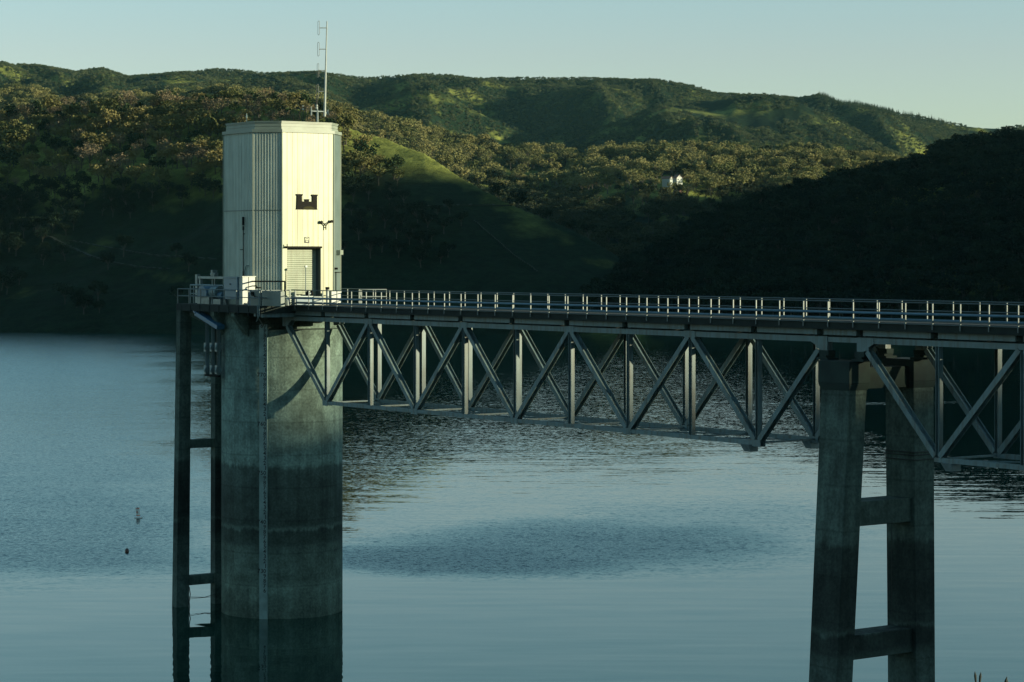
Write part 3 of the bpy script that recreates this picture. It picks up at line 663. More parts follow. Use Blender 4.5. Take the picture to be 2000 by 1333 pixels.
for sgn in (-1, 1):
    v = sgn*HWT; side = 'near' if sgn < 0 else 'far'
    T1 = truss(sgn, None, UK, True, (3.5, 52.35), side+' truss of the span between tower and pier')
    member(T1, (3.95, v, ZT0-.35), (UK[0]-.12, v, ZBc+.15), 'diagonal')
    for k in range(9):
        mb = MB(); mb.hbeam((UK[k], v, ZBc), (UK[k], v, ZT0), .20, .27, .02, (1,0,0)); mb.build('post', M['steel'], T1)
        if k < 8:
            if k % 2 == 0: member(T1, (UK[k]+.15, v, ZBc+.15), (UK[k+1]-.15, v, ZT0), 'diagonal')
            else: member(T1, (UK[k]+.15, v, ZT0), (UK[k+1]-.15, v, ZBc+.15), 'diagonal')
    member(T1, (UK[8]+.15, v, ZBc+.15), (51.8, v, ZT0-.35), 'diagonal')
    def gusset(p, u, d, nm='gusset'):
        mb = MB(); q = [(u+d*.32, ZT1), (u+d*.32, 18.25), (u-d*.05, 18.25), (u-d*.45, 18.36), (u-d*.42, 18.46), (u-d*.75, ZT0), (u-d*.75, ZT1)]
        if d < 0: q = q[::-1]
        for vo_ in (v-.17, v+.15):
            n_ = len(q); mb.add([(a, vo_, z) for a, z in q]+[(a, vo_+.02, z) for a, z in q], [tuple(range(n_)), tuple(range(2*n_-1, n_-1, -1))]+[(i, n_+i, n_+(i+1)%n_, (i+1)%n_) for i in range(n_)])
        mb.box(u+d*.30-.02, u+d*.30+.02, v-.15, v+.15, 18.25, ZT1); mb.build(nm, M['steel'], p)
    gusset(T1, 3.83, -1); gusset(T1, 52.1, 1)
    for k in (0, 2, 4, 6):     # splice plates
        pass
    for k in range(9):
        mb = MB(); top = (k % 2 == 1); z = ZTc if top else ZBc
        for vo_ in (v-.165, v+.150): mb.box(UK[k]-(.42 if top else .30), UK[k]+(.42 if top else .30), vo_, vo_+.014, z-.17, z+.16)
        mb.build('node_plate', M['steel'], T1)
    T2 = truss(sgn, None, U2[1:], True, (54.35, U2[-1]), side+' truss of the span right of the pier')
    member(T2, (54.95, v, ZT0-.35), (U2[1]-.12, v, ZBc+.15), 'diagonal')
    gusset(T2, 54.66, -1)
    for k in range(1, 8):
        mb = MB(); mb.hbeam((U2[k], v, ZBc), (U2[k], v, ZT0), .20, .27, .02, (1,0,0)); mb.build('post', M['steel'], T2)
        if k < 7:
            if k % 2 == 1: member(T2, (U2[k]+.15, v, ZBc+.15), (U2[k+1]-.15, v, ZT0), 'diagonal')
            else: member(T2, (U2[k]+.15, v, ZT0), (U2[k+1]-.15, v, ZBc+.15), 'diagonal')
    mb = MB(); mb.box(52.42, 54.32, v-.13, v+.13, ZT0+.02, ZT1-.02); mb.build('link_chord', M['steel'], BG)
for u in UK+U2[1:]:
    mb = MB(); mb.bar((u, -HWT+.15, ZBc+.02), (u, HWT-.15, ZBc+.02), .09, .09, (0,0,1)); mb.build('cross_strut', M['steel'], BG)
    mb = MB(); mb.hbeam((u, -HWT+.15, ZTc), (u, HWT-.15, ZTc), .22, .2, .018, (0,0,1)); mb.build('cross_strut', M['steel'], BG)
for a, b in list(zip(UK, UK[1:]))+list(zip(U2[1:], U2[2:])):
    i = round(a)
    mb = MB(); mb.bar((a+.1, -HWT+.1, ZBc-.02), (b-.1, HWT-.1, ZBc-.02), .07, .07, (0,0,1)); mb.build('lateral_brace', M['steel'], BG)
# small hanging fixtures under the bottom chords
for (px, v) in ((1463, -HWT), (1857, -HWT), (1583, HWT)):
    u = uo(px, v); mb = MB(); z = ZBc-.10
    mb.add([(u-.3, v-.3, z), (u+.3, v-.3, z), (u+.3, v+.3, z), (u-.3, v+.3, z), (u-.12, v-.2, z-.34), (u+.3, v-.2, z-.34), (u+.3, v+.3, z-.34), (u-.12, v+.3, z-.34)], [(0,1,2,3),(4,7,6,5),(0,4,5,1),(1,5,6,2),(2,6,7,3),(3,7,4,0)])
    mb.build('navigation_light', M['steel2'], BG)
mb = MB(); mb.box(54.9, 58.4, HWT-.5, HWT+.2, 18.2, 18.5)
# railings of the bridge
rail_run(BG, 'railing', [(5.4, -HD-.05), (UE, -HD-.05)], ZD, 0, [.97, .52, .16, .03], .20, 1.6256, phase=(12.34-5.4) % 1.6256)
rail_run(BG, 'railing', [(5.4, HD+.05), (UE, HD+.05)], ZD, 0, [.94, .48], .2, 1.6256, phase=(28.27-5.4) % 1.6256)
# conduits carried along the outer face of the near railing and inside it
mb = MB(); mb.tube((5.4, -HD-.12, ZD+.47), (UE, -HD-.12, ZD+.47), .05, n=8); mb.tube((5.4, -HD+.14, ZD+.20), (UE, -HD+.14, ZD+.20), .06, n=8)
mb.build('conduit', M['blue'], BG)
mb = MB()
for u in (47.5+8.3, 52.6): mb.box(u-.04, u+.04, -HD+.0, -HD+.1, ZD, ZD+1.0); mb.box(u+.12, u+.2, -HD+.0, -HD+.1, ZD, ZD+.9)

# ------------------------------------------------------------ bridge pier
PR = thing('bridge_pier', 'two legged battered concrete bridge pier standing in the lake', 'pier', 53.4, 0, 0)
uc = 53.4
mb = MB()
# two cap blocks joined by a lower web
def leg(sgn, mb):
    ztop = 16.9; k = (16.5+6)/13.2
    if sgn < 0: t = (-2.43, -1.34); b = (-2.43-.80*k, -1.34-.90*k)
    else: t = (1.58, 2.90); b = (1.58+.16*k, 2.90+.1*k)
    mb.frust([(uc-.92, b[0]), (uc+.92, b[0]), (uc+.92, b[1]), (uc-.92, b[1])], [(uc-.92, t[0]), (uc+.92, t[0]), (uc+.92, t[1]), (uc-.92, t[1])], -6, ztop)
for sgn in (-1, 1):
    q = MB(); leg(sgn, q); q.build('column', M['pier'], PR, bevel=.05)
for (va, vb) in ((-2.60, -1.22), (1.45, 3.02)):
    cap = MB(); cap.frust([(uc-.93,va+.12),(uc+.93,va+.12),(uc+.93,vb-.1),(uc-.93,vb-.1)], [(uc-1.02,va+.04),(uc+1.02,va+.04),(uc+1.02,vb-.03),(uc-1.02,vb-.03)], 16.5, 16.8)
    cap.box(uc-1.02, uc+1.02, va+.04, vb-.03, 16.8, 17.82); cap.build('cap', M['concrete_dark'], PR, bevel=.03)
q = MB(); q.box(uc-.7, uc+.7, -1.3, 1.5, 16.55, 17.5); q.build('cap_web', M['concrete_dark'], PR)
for u in (51.9+.35, 54.66-.1):
    for v in (-HWT, HWT):
        mb = MB(); mb.box(u-.38, u+.38, v-.35, v+.35, 17.82, 17.92); mb.box(u-.3, u+.3, v-.22, v+.22, 18.02, 18.25); mb.box(u-.2, u+.2, v-.28, v+.28, 17.90, 18.04); mb.build('bearing', M['concrete_dark'], PR)
for (z0, z1, vm) in ((10.35, 11.45, 2.2), (4.35, 5.45, 2.3)):
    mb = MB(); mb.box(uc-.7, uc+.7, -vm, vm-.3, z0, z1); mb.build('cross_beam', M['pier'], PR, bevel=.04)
mb = MB(); mb.tube((uc-.4, 1.5, 10.4), (uc-.4, 1.5, 5.9), .012); mb.build('plumb_line', M['ink'], PR)
mb = MB()
for z in (13.55, 13.42, 13.2): 
    for a_, b_ in (((uc+.95, 1.56), (uc+.95, 2.96)), ((uc-.95, 1.56), (uc+.95, 1.56))): mb.tube((*a_, z), (*b_, z), .02)
mb.build('band_cable', M['ink'], PR)

# ------------------------------------------------------------ things on the platform
def pz(py, u, v): return zo(py, u, v)
v = -3.9
# tall cabinet
def face_box(px0, px1, v0, v1, z0, z1, q=None):
    q = q or MB(); a = uo(px0, v0); b = uo(px1, v0); q.box(a, b, v0, v1, z0, z1); return q, a, b
CB = thing('equipment_cabinet', 'tall blue grey steel cabinet on short legs at the left of the platform', 'cabinet', 0, -4.1, ZD)
q, a, b = face_box(437, 463, -4.25, -3.05, ZD+.35, zo(543, -.5, -4.2)); q.build('body', M['cabinet'], CB, bevel=.02)
q = MB(); q.box(a-.04, b+.05, -4.29, -3.0, zo(543, -.5, -4.2), zo(541.5, -.5, -4.2)+.02); q.build('top', M['cabinet'], CB)
for (x, y) in ((a+.08, -4.17), (b-.08, -4.17), (a+.08, -3.1), (b-.08, -3.1)):
    q = MB(); q.box(x-.05, x+.05, y-.05, y+.05, ZD, ZD+.35); q.build('leg', M['steel2'], CB)
q = MB(); q.tube(((a+b)/2, -4.25, ZD+1.3), ((a+b)/2, -4.30, ZD+1.3), .04); q.build('handle', M['black'], CB)
WC = thing('control_cabinet', 'tall white cabinet beside the blue grey cabinet, sunlit end facing the bridge', 'cabinet', b+.4, -3.6, ZD)
q = MB(); q.box(b+.06, b+.50, -4.15, -3.35+.1, ZD+.02, zo(541, 0, -4)+.0); q.build('body', M['white'], WC, bevel=.015)
q = MB(); q.box(b+.50, b+.52, -3.72, -3.70, ZD+.05, ZD+1.9); q.build('door_seam', M['ink'], WC); q = MB(); q.box(b+.04, b+.53, -4.18, -3.2, zo(541, 0, -4), zo(539.5, 0, -4)); q.build('lid', M['white'], WC)
# hoist with rounded hood
HO = thing('hoist_motor', 'blue hoist machine with a curved hood behind the left railing', 'machine', -3.6, -3.9, ZD)
a = uo(384, -4.0); b = uo(404, -4.0); zc = ZD+.55; r = .62
q = MB(); n_ = 9; pts_ = [(a+.1+(b-a)*.5-.62*math.cos(R(15+i*150/n_))*1.0, zc+.60*math.sin(R(15+i*150/n_))) for i in range(n_+1)]
poly = pts_+[(pts_[-1][0], zc-.1), (pts_[0][0], zc-.1)]
m_ = len(poly); q.add([(x, -4.05, z) for x, z in poly]+[(x, -2.9, z) for x, z in poly], [tuple(range(m_)), tuple(range(2*m_-1, m_-1, -1))]+[(i, m_+i, m_+(i+1)%m_, (i+1)%m_) for i in range(m_)])
q.build('hood', M['blue'], HO, bevel=.02)
q = MB(); q.box(a, b+.2, -3.95, -3.0, ZD, ZD+.45); q.build('base', M['steel2'], HO)
q = MB(); q.tube((b+.15, -3.6, ZD+.75), (b+.95, -3.6, ZD+.75), .38, n=18); q.build('drum', M['steel'], HO)
q = MB(); q.tube((b+.95, -3.6, ZD+.55), (b+1.5, -3.6, ZD+.55), .22, n=14); q.build('motor', M['blue'], HO)
q = MB(); q.box(b+.3, b+1.5, -3.85, -3.35, ZD, ZD+.33); q.build('motor_mount', M['steel2'], HO)
# gantry frame
GA = thing('gantry_frame', 'steel portal frame with small winch on its beam behind the hoist', 'gantry', -3.5, -2.6, ZD)
v = -2.7; ua = uo(386, v); ub = uo(392.5, v); uc2 = uo(440, v)
zt = zo(540, ua, v); zt2 = zo(544.5, ua, v)
q = MB(); q.box(ua-.12, ua+.16, v-.12, v+.12, ZD, zo(536.5, ua, v)); q.build('pillar', M['steel2'], GA)
q = MB(); q.box(ub-.07, ub+.1, v-.1, v+.1, ZD, zt2); q.build('pillar', M['steel2'], GA)
q = MB(); q.box(ub-.15, uc2, v-.13, v+.13, zt2, zt); q.build('beam', M['steel2'], GA)
u5 = uo(418, v)
q = MB(); q.tube((u5-.3, v, zt+.14), (u5+.35, v, zt+.14), .13, n=12); q.box(u5+.1, u5+.3, v-.15, v+.15, zt, zt+.24); q.box(u5-.1, u5+.12, v-.18, v+.18, zt+.02, zt+.42); q.build('winch', M['steel2'], GA)
q = MB()
for px in (415, 419.5): uu_ = uo(px, v); q.box(uu_-.03, uu_+.03, v-.03, v+.03, ZD+.9, zt2)
q.build('hanger', M['steel2'], GA)
# raised inner rail round the hoist
RR = thing('hoist_guardrail', 'raised galvanised guardrail around the hoist on the left of the platform', 'guardrail', -4.5, -3.2, ZD)
v = -3.3; ua = uo(372, v); ub = uo(436, v); z1 = zo(557, ua, v); z2 = zo(561, ua, v)
q = MB(); q.tube((ua, v, z1), (ub, v, z1), .045); q.tube((ua, v, z1-.55), (ub, v, z1-.55), .03); q.tube((ua, v, z1), (ua, v+1.4, z1), .045); q.tube((ua+1.6, v, z1-.22), (ub, v, z1-.22), .05); q.build('rail', M['steel2'], RR)
for x in (ua, ua+.45, ub): q = MB(); q.tube((x, v, ZD), (x, v, z1), .045); q.build('rail_post', M['steel2'], RR)
# low cabinet in front of the ribbed corner
LC = thing('low_cabinet', 'low pale grey locker with a hand crank below the ribbed corner of the tower house', 'locker', 3.4, -4.0, ZD)
v = -4.2; a = uo(489, v); b = uo(548, v)
q = MB(); q.box(a, b, v, v+.3, ZD, zo(568.5, a, v)); q.build('body', M['siding_grey'], LC, bevel=.02)
q = MB(); q.box(a-.5, a-.01, v+.1, v+.5, ZD, zo(568, a, v)+.05); q.build('side_box', M['blue'], LC)
q = MB(); c_ = PT(492.5, 574, v-.06); q.tube((c_[0], v-.1, c_[2]), (c_[0], v, c_[2]), .13, n=14); q.path([(c_[0], v-.08, c_[2]), PT(499, 581, v-.08), PT(511, 582, v-.08)], .03); q.build('crank', M['black'], LC)
# black pipe frame with valve
PF = thing('pipe_frame', 'black overhead pipe frame beside the low locker reaching the door pillar', 'pipe frame', 3.5, -3.3, ZD)
v = -3.45; 
q = MB(); q.path([PT(482, 550, v), PT(556, 550, v), PT(556, 597, v)], .045); q.build('pipe', M['black'], PF)
q = MB(); A = PT(549, 550, v); q.tube(A, (A[0], A[1], ZD), .03); q.build('pipe_post', M['black'], PF)
q = MB(); q.path([PT(482, 559, v), PT(501, 559, v), PT(502, 562, v)], .035); q.bar(PT(500, 562.5, v), PT(509, 562.5, v), .1, .08); q.build('valve', M['black'], PF)
# pole in front of the door, bollard-like post, tanks
PO = thing('gate_pole', 'thin upright pole in front of the roll-up door', 'pole', 4.2, -.5, ZD)
u6 = 4.2; v6 = vo(597, u6); q = MB(); q.tube((u6, v6, ZD), (u6, v6, zo(521, u6, v6)), .028); q.build('pole', M['steel2'], PO); q = MB(); q.box(u6-.06, u6+.06, v6-.05, v6+.09, zo(523, u6, v6), zo(519, u6, v6)); q.build('pole_head', M['steel2'], PO)
BT = thing('storage_bin', 'long blue grey bin with a pale top in front of the roll-up door', 'bin', 4.7, -.9, ZD)
u7 = 4.7; q = MB(); q.box(u7-.35, u7+.25, vo(575, u7), vo(606, u7), ZD, zo(580, u7, -1)); q.build('body', M['blue'], BT, bevel=.03); q = MB(); q.box(u7-.4, u7+.28, vo(574, u7), vo(607, u7), zo(580, u7, -1), zo(578.5, u7, -1)); q.build('lid', M['steel2'], BT)
WT = thing('covered_skid', 'low white covered equipment skid in front of the roll-up door', 'equipment', 4.6, .4, ZD)
q = MB(); A0 = vo(608, u7); A1 = vo(634, u7); q.frust([(u7-.4, A0), (u7+.3, A0), (u7+.3, A1), (u7-.4, A1)], [(u7-.25, A0+.1), (u7+.1, A0+.1), (u7+.1, A1-.25), (u7-.25, A1-.25)], ZD, zo(579, u7, 0)); q.build('cover', M['white'], WT, bevel=.06)
VW = thing('cable_reel', 'dark double cable reel standing on the white skid', 'reel', 4.6, .0, ZD+.5)
z = zo(579, u7, 0)
for px in (603.5, 611): vv_ = vo(px, u7); q = MB(); q.tube((u7-.15, vv_-.04, z+.17), (u7-.15, vv_+.04, z+.17), .17, n=16); q.build('flange', M['black'], VW)
q = MB(); q.tube((u7-.15, vo(603.5, u7), z+.17), (u7-.15, vo(611, u7), z+.17), .09, n=12); q.build('drum', M['steel2'], VW)
VW2 = thing('valve_handle', 'pair of small black handwheels on the blue grey bin', 'handwheel', 4.7, -1.2, ZD+.6)
for px in (582, 588): vv_ = vo(px, u7); q = MB(); zz = zo(578.5, u7, -1); q.tube((u7, vv_, zz), (u7, vv_, zz+.08), .02); q.tube((u7, vv_, zz+.08), (u7, vv_, zz+.13), .10, n=14); q.build('handwheel', M['black'], VW2)
WB = thing('white_locker', 'bright white locker right of the door by the corner panel', 'locker', 4.2, 1.6, ZD)
u8 = 4.3; q = MB(); q.box(u8-.4, u8+.2, vo(644, u8), vo(664, u8), ZD, zo(569, u8, 1.6)); q.build('body', M['white'], WB, bevel=.02); q = MB(); vm = vo(655, u8); q.box(u8+.2, u8+.215, vm, vm+.02, ZD+.08, ZD+.8); q.build('door_seam', M['ink'], WB)
VP = thing('vent_post', 'short pale post with black cap between door and white locker', 'post', 4.5, .9, ZD)
u9 = 4.5; vv_ = vo(639.5, u9); q = MB(); q.tube((u9, vv_, ZD), (u9, vv_, zo(566, u9, 1)), .10, n=12); q.build('post_body', M['white'], VP); q = MB(); q.tube((u9, vv_, zo(566, u9, 1)), (u9, vv_, zo(561, u9, 1)), .13, n=12); q.build('post_cap', M['black'], VP)
for (px, lab) in ((551, 'left'), (562, 'right')):
    u_b = 4.4; vb_ = vo(px, u_b); BK = thing('white_drum', 'small white conical drum on the platform, %s of the pair by the door pillar' % lab, 'drum', u_b, vb_, ZD, 'white drums by the door pillar')
    q = MB(); q.lathe([(.17, 0), (.15, .3), (.09, .48)], (u_b, vb_, ZD), 14); q.build('drum_body', M['white'], BK); q = MB(); q.lathe([(.06, .48), (.05, .56)], (u_b, vb_, ZD), 10); q.build('drum_cap', M['steel2'], BK)

# ------------------------------------------------------------ antennas on the roof
ZR = ZW+.1
AN = thing('radio_antenna', 'tall white mast with four folded dipole loops on the tower roof', 'antenna', 1.2, .9, ZR)
ua = 1.2
def RP(px, py, u=ua): v = vo(px, u); return (u, v, zo(py, u, v))
q = MB(); q.tube(RP(634, 228), RP(636, 140), .085, .065, n=10); q.tube(RP(636, 140), RP(638.6, 42), .055, .035, n=10); q.build('mast', M['white'], AN)
for (py, off) in ((55, 0), (96.5, -.6), (138, -1.6), (179, -2.4)):
    q = MB(); mx = 638.2-(py-42)*.0225
    lx = 622.5+off*.9; hw_ = 1.6
    q.path([RP(lx-hw_, py-12), RP(lx-hw_, py+12), RP(lx-.4, py+14), RP(lx+hw_, py+12), RP(lx+hw_, py-12), RP(lx+.4, py-14), RP(lx-hw_, py-12)], .014, 5)
    q.build('dipole', M['wire'], AN); q = MB(); q.tube(RP(lx+hw_, py), RP(mx, py), .028, n=6); q.build('dipole_arm', M['wire'], AN)
q = MB(); q.path([RP(607.5, 217.5), RP(636, 218.5)], .04); q.tube(RP(607.8, 209), RP(607.8, 222), .04); q.tube(RP(607.8, 220), RP(607.8, 226), .055); q.build('cross_arm', M['steel2'], AN)
p_ = RP(620, 241); q = MB(); q.tube((p_[0], p_[1], ZR-.02), RP(619.8, 216), .07, n=8); q.tube(RP(619.8, 216), RP(618.5, 205), .05, n=8); q.build('base_pole', M['steel2'], AN)
q = MB(); q.tube(RP(618.6, 213), RP(618.6, 208.8), .075); q.tube(RP(618.6, 207.5), RP(618.5, 205), .075); q.build('insulator', M['white'], AN)
q = MB(); q.tube(RP(618.4, 205), RP(617.8, 168), .02); q.tube(RP(618.4, 205), RP(618.3, 195), .045); q.build('whip', M['ink'], AN)
q = MB(); c_ = Vector(RP(642, 221)); ax = Vector((.5, .8, .25)).normalized(); q.tube(c_-ax*.12, c_+ax*.02, .07, .24, n=18); q.build('dish', M['white'], AN); q = MB(); q.tube(RP(634, 221.5), RP(641, 221.5), .09); q.build('dish_mount', M['white'], AN)
A2 = thing('whip_antenna', 'short thin whip antenna on the left of the tower roof', 'antenna', -1, -1, ZR, 'small aerials on the tower roof')
def RQ(px, py, u): v = vo(px, u); return (u, v, zo(py, u, v))
q = MB(); p0 = RQ(481.5, 240, -2.2); q.tube((p0[0], p0[1], ZR-.02), RQ(481.5, 222, -2.2), .03); q.tube(RQ(481.5, 231, -2.2), RQ(481.5, 226, -2.2), .05); q.build('whip', M['steel'], A2)
A3 = thing('stub_aerial', 'slim aerial with two white collars left of the tall mast', 'antenna', -1, 1, ZR, 'small aerials on the tower roof')
q = MB(); p0 = RQ(592, 240, .5); q.tube((p0[0], p0[1], ZR-.02), RQ(592, 204, .5), .025); q.build('rod', M['ink'], A3); q = MB(); q.tube(RQ(592, 209, .5), RQ(592, 206.5, .5), .06); q.tube(RQ(592, 215, .5), RQ(592, 212.5, .5), .06); q.build('collars', M['white'], A3)

# ------------------------------------------------------------ buoys
def at_water(px, py): Z = CAMH*F/(py-HY); return ((px-1000)/F*Z, Z)
x, y = at_water(270.5, 1012)
BU = bpy.data.objects.new('marker_buoy', None); col.objects.link(BU); BU.location = (x, y, 0); BU.rotation_euler = (R(2), R(-5), R(-12)); tag(BU, 'white cylindrical marker buoy with orange diamond floating left of the tower', 'buoy')
ORG[BU.name] = (0, 0, 0)
q = MB(); q.lathe([(.30, -.3), (.36, .02), (.36, .10), (.30, .17), (.2, .20)], n=24); q.build('float_collar', M['buoy_white'], BU)
q = MB(); q.lathe([(.175, .2), (.175, .86)], n=24); q.build('buoy_body', M['buoy_white'], BU)
q = MB(); q.lathe([(.18, .80), (.18, .86)], n=24); q.build('orange_band', M['orange'], BU); q = MB(); q.lathe([(.18, .2), (.18, .26)], n=24); q.build('orange_band', M['orange'], BU)
q = MB(); q.lathe([(.11, .86), (.11, .95), (.03, .96), (.03, 1.02)], n=12); q.build('buoy_cap', M['buoy_white'], BU)
q = MB(); 
dm = [(0, -.13), (.10, 0), (0, .13), (-.10, 0)]
q.add([(a_, -.186, .52+b_) for a_, b_ in dm]+[(a_*.6, -.19, .52+b_*.6) for a_, b_ in dm], [(0,1,5,4),(1,2,6,5),(2,3,7,6),(3,0,4,7)]); q.add([(a_*.35, -.192, .52+b_*.35) for a_, b_ in dm], [(0,1,2,3)]); q.build('orange_diamond', M['orange'], BU)
x, y = at_water(248, 1079)
q = MB(); q.lathe([(.03, -.16), (.12, -.12), (.15, 0), (.15, .14), (.12, .25), (.05, .29)], n=20)
b2 = q.build('mooring_buoy', M['brown'], None, smooth=True); b2.location = (x, y, 0); tag(b2, 'small round dark red mooring buoy floating nearer than the white one', 'buoy')
q = MB(); q.tube((0,0,.28), (0,0,.36), .03); e_ = q.build('eye', M['steel2'], None); e_.parent = b2

# ------------------------------------------------------------ trees
def foliage_mat(name, c1, c2):
    m = mat(name, c1, .9, noise=(.5, tuple(q*.6 for q in c1), .4, .65), rnd=c2, spec=.1)
    return m
FM = {'oak': foliage_mat('oak_leaves', (.085, .098, .034), (.150, .130, .052)), 'dark': foliage_mat('dark_leaves', (.012, .028, .013), (.032, .050, .020)),
      'bare': foliage_mat('bare_twigs', (.120, .100, .068), (.165, .130, .075)), 'pine': foliage_mat('pine_needles', (.022, .048, .024), (.045, .070, .032)),
      'far': foliage_mat('far_leaves', (.038, .066, .034), (.090, .100, .050)), 'shade': foliage_mat('shade_tinted_leaves', (.005, .015, .010), (.014, .027, .015))}
def tree_parts(seed, Ht, Wd, nclump, nleaf, leaf, bare=False):
    rg = np.random.default_rng(seed)
    cr = MB(); tr = MB()
    th = Ht*.34
    lean = (rg.uniform(-.4, .4), rg.uniform(-.4, .4))
    tr.tube((0, 0, -.8), (lean[0], lean[1], th), .28, .18, n=7)
    cs = []
    for i in range(nclump):
        a = rg.uniform(0, 6.283); rr = Wd*.5*math.sqrt(rg.uniform(0.02, 1))*.78; zc = Ht*(.42+.5*rg.uniform(0, 1)**.8*(1-.45*(rr/(Wd*.5))**2))
        rad = Wd*.5*rg.uniform(.26, .46)
        cs.append((rr*math.cos(a)+lean[0], rr*math.sin(a)+lean[1], zc, rad))
    for (x, y, z, rad) in cs:
        if rg.uniform() < (1 if bare else .6): tr.tube((lean[0], lean[1], th*rg.uniform(.7, 1)), (x, y, z), .11, .03, n=5)
        n = nleaf
        d = rg.normal(size=(n, 3)); d /= np.linalg.norm(d, axis=1)[:, None]
        r = rad*rg.uniform(.45, 1.05, n)**.6
        p = d*r[:, None]*np.array([1, 1, .72])+np.array([x, y, z])
        for k in range(n):
            ax = rg.normal(size=3); ax /= np.linalg.norm(ax)
            s1 = leaf*rg.uniform(.5, 1.3); t1 = np.cross(ax, [0, 0, 1.0]); t1 /= np.linalg.norm(t1)+1e-6; t2 = np.cross(ax, t1)
            P = p[k]; jit = rg.uniform(.6, 1.1, 4)
            q4 = [P+t1*s1*jit[0], P+t2*s1*.8*jit[1], P-t1*s1*jit[2], P-t2*s1*.8*jit[3]]
            cr.add([tuple(v) for v in q4], [(0, 1, 2, 3)])
    return cr, tr
PROTO = []
def one_mesh(cr, tr, m1, name, parent_less=True):
    me = bpy.data.meshes.new(name); n0 = len(cr.v); me.from_pydata(cr.v+tr.v, [], cr.f+[tuple(i+n0 for i in f) for f in tr.f]); me.materials.append(m1); me.materials.append(M['bark'])
    me.polygons.foreach_set('material_index', [0]*len(cr.f)+[1]*len(tr.f)); me.update(); return me
def pine(seed, Ht):
    rg = np.random.default_rng(seed); cr = MB(); tr = MB(); tr.tube((0,0,-1), (0,0,Ht*.95), .3, .05, n=6)
    for i in range(11):
        z = Ht*(.18+.8*i/11); r = Ht*.17*(1-i/11.5)+.25
        for k in range(9):
            a = rg.uniform(0, 6.28); rr = r*rg.uniform(.7, 1.15); P = Vector((0, 0, z+rg.uniform(-.3, .5))); Q = Vector((rr*math.cos(a), rr*math.sin(a), z-rr*.35)); sd_ = Vector((-math.sin(a), math.cos(a), 0))*rr*.33
            cr.add([P, Q+sd_, Q+(Q-P)*.2, Q-sd_], [(0,1,2,3)])
    return cr, tr

kinds = []
for i in range(4): kinds.append(('oak', tree_parts(100+i, 8.5+i*.5, 8.5+(i % 2)*1.5, 15, 46, .42), 'oak'))
for i in range(3): kinds.append(('dark', tree_parts(120+i, 7.5, 8, 14, 46, .45), 'dark'))
for i in range(3): kinds.append(('bare', tree_parts(140+i, 8.5, 8, 15, 26, .30, True), 'bare'))
protos = []
for nm, (cr, tr), mk in kinds:
    r0 = bpy.data.objects.new('oak_tree', None)
    mc = bpy.data.meshes.new('crown'); mc.from_pydata(cr.v, [], cr.f); mc.materials.append(FM[mk]); mt = bpy.data.meshes.new('trunk'); mt.from_pydata(tr.v, [], tr.f); mt.materials.append(M['bark'])
    protos.append((nm, mc, mt))
far_meshes = {}
FARCOL = bpy.data.collections.new('forest_sources'); FARSMALL = bpy.data.collections.new('far_sources'); PINECOL = bpy.data.collections.new('pine_sources')
for i, (nm, (cr, tr), mk) in enumerate(kinds):
    o = bpy.data.objects.new('tree_source', one_mesh(cr, tr, FM[mk], 'tree')); FARCOL.objects.link(o)
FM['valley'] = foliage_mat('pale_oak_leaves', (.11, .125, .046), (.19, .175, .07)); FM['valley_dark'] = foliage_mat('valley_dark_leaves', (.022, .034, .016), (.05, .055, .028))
VCOL = bpy.data.collections.new('valley_sources')
for i, (nm, (cr, tr), mk) in enumerate(kinds):
    o = bpy.data.objects.new('tree_source', one_mesh(cr, tr, FM['valley_dark' if mk == 'dark' else 'valley'], 'tree')); VCOL.objects.link(o)
VDCOL = bpy.data.collections.new('valley_floor_sources')  # every valley tree in dark leaves, the floor's shade put into the colour
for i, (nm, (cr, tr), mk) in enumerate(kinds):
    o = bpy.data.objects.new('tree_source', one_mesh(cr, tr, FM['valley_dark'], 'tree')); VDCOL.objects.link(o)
SHCOL = bpy.data.collections.new('shade_sources')  # darkened copies of the trees; hillside shade is in the leaf colour
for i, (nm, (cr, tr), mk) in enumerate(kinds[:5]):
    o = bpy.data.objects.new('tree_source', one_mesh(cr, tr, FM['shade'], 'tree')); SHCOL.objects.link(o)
for i in range(5):
    cr, tr = tree_parts(200+i, 7.0, 8.5, 8, 22, .75); o = bpy.data.objects.new('tree_source', one_mesh(cr, tr, FM['far'], 'far_tree')); FARSMALL.objects.link(o)
for i in range(3):
    cr, tr = pine(300+i, 14); o = bpy.data.objects.new('tree_source', one_mesh(cr, tr, FM['pine'], 'pine_tree')); PINECOL.objects.link(o)

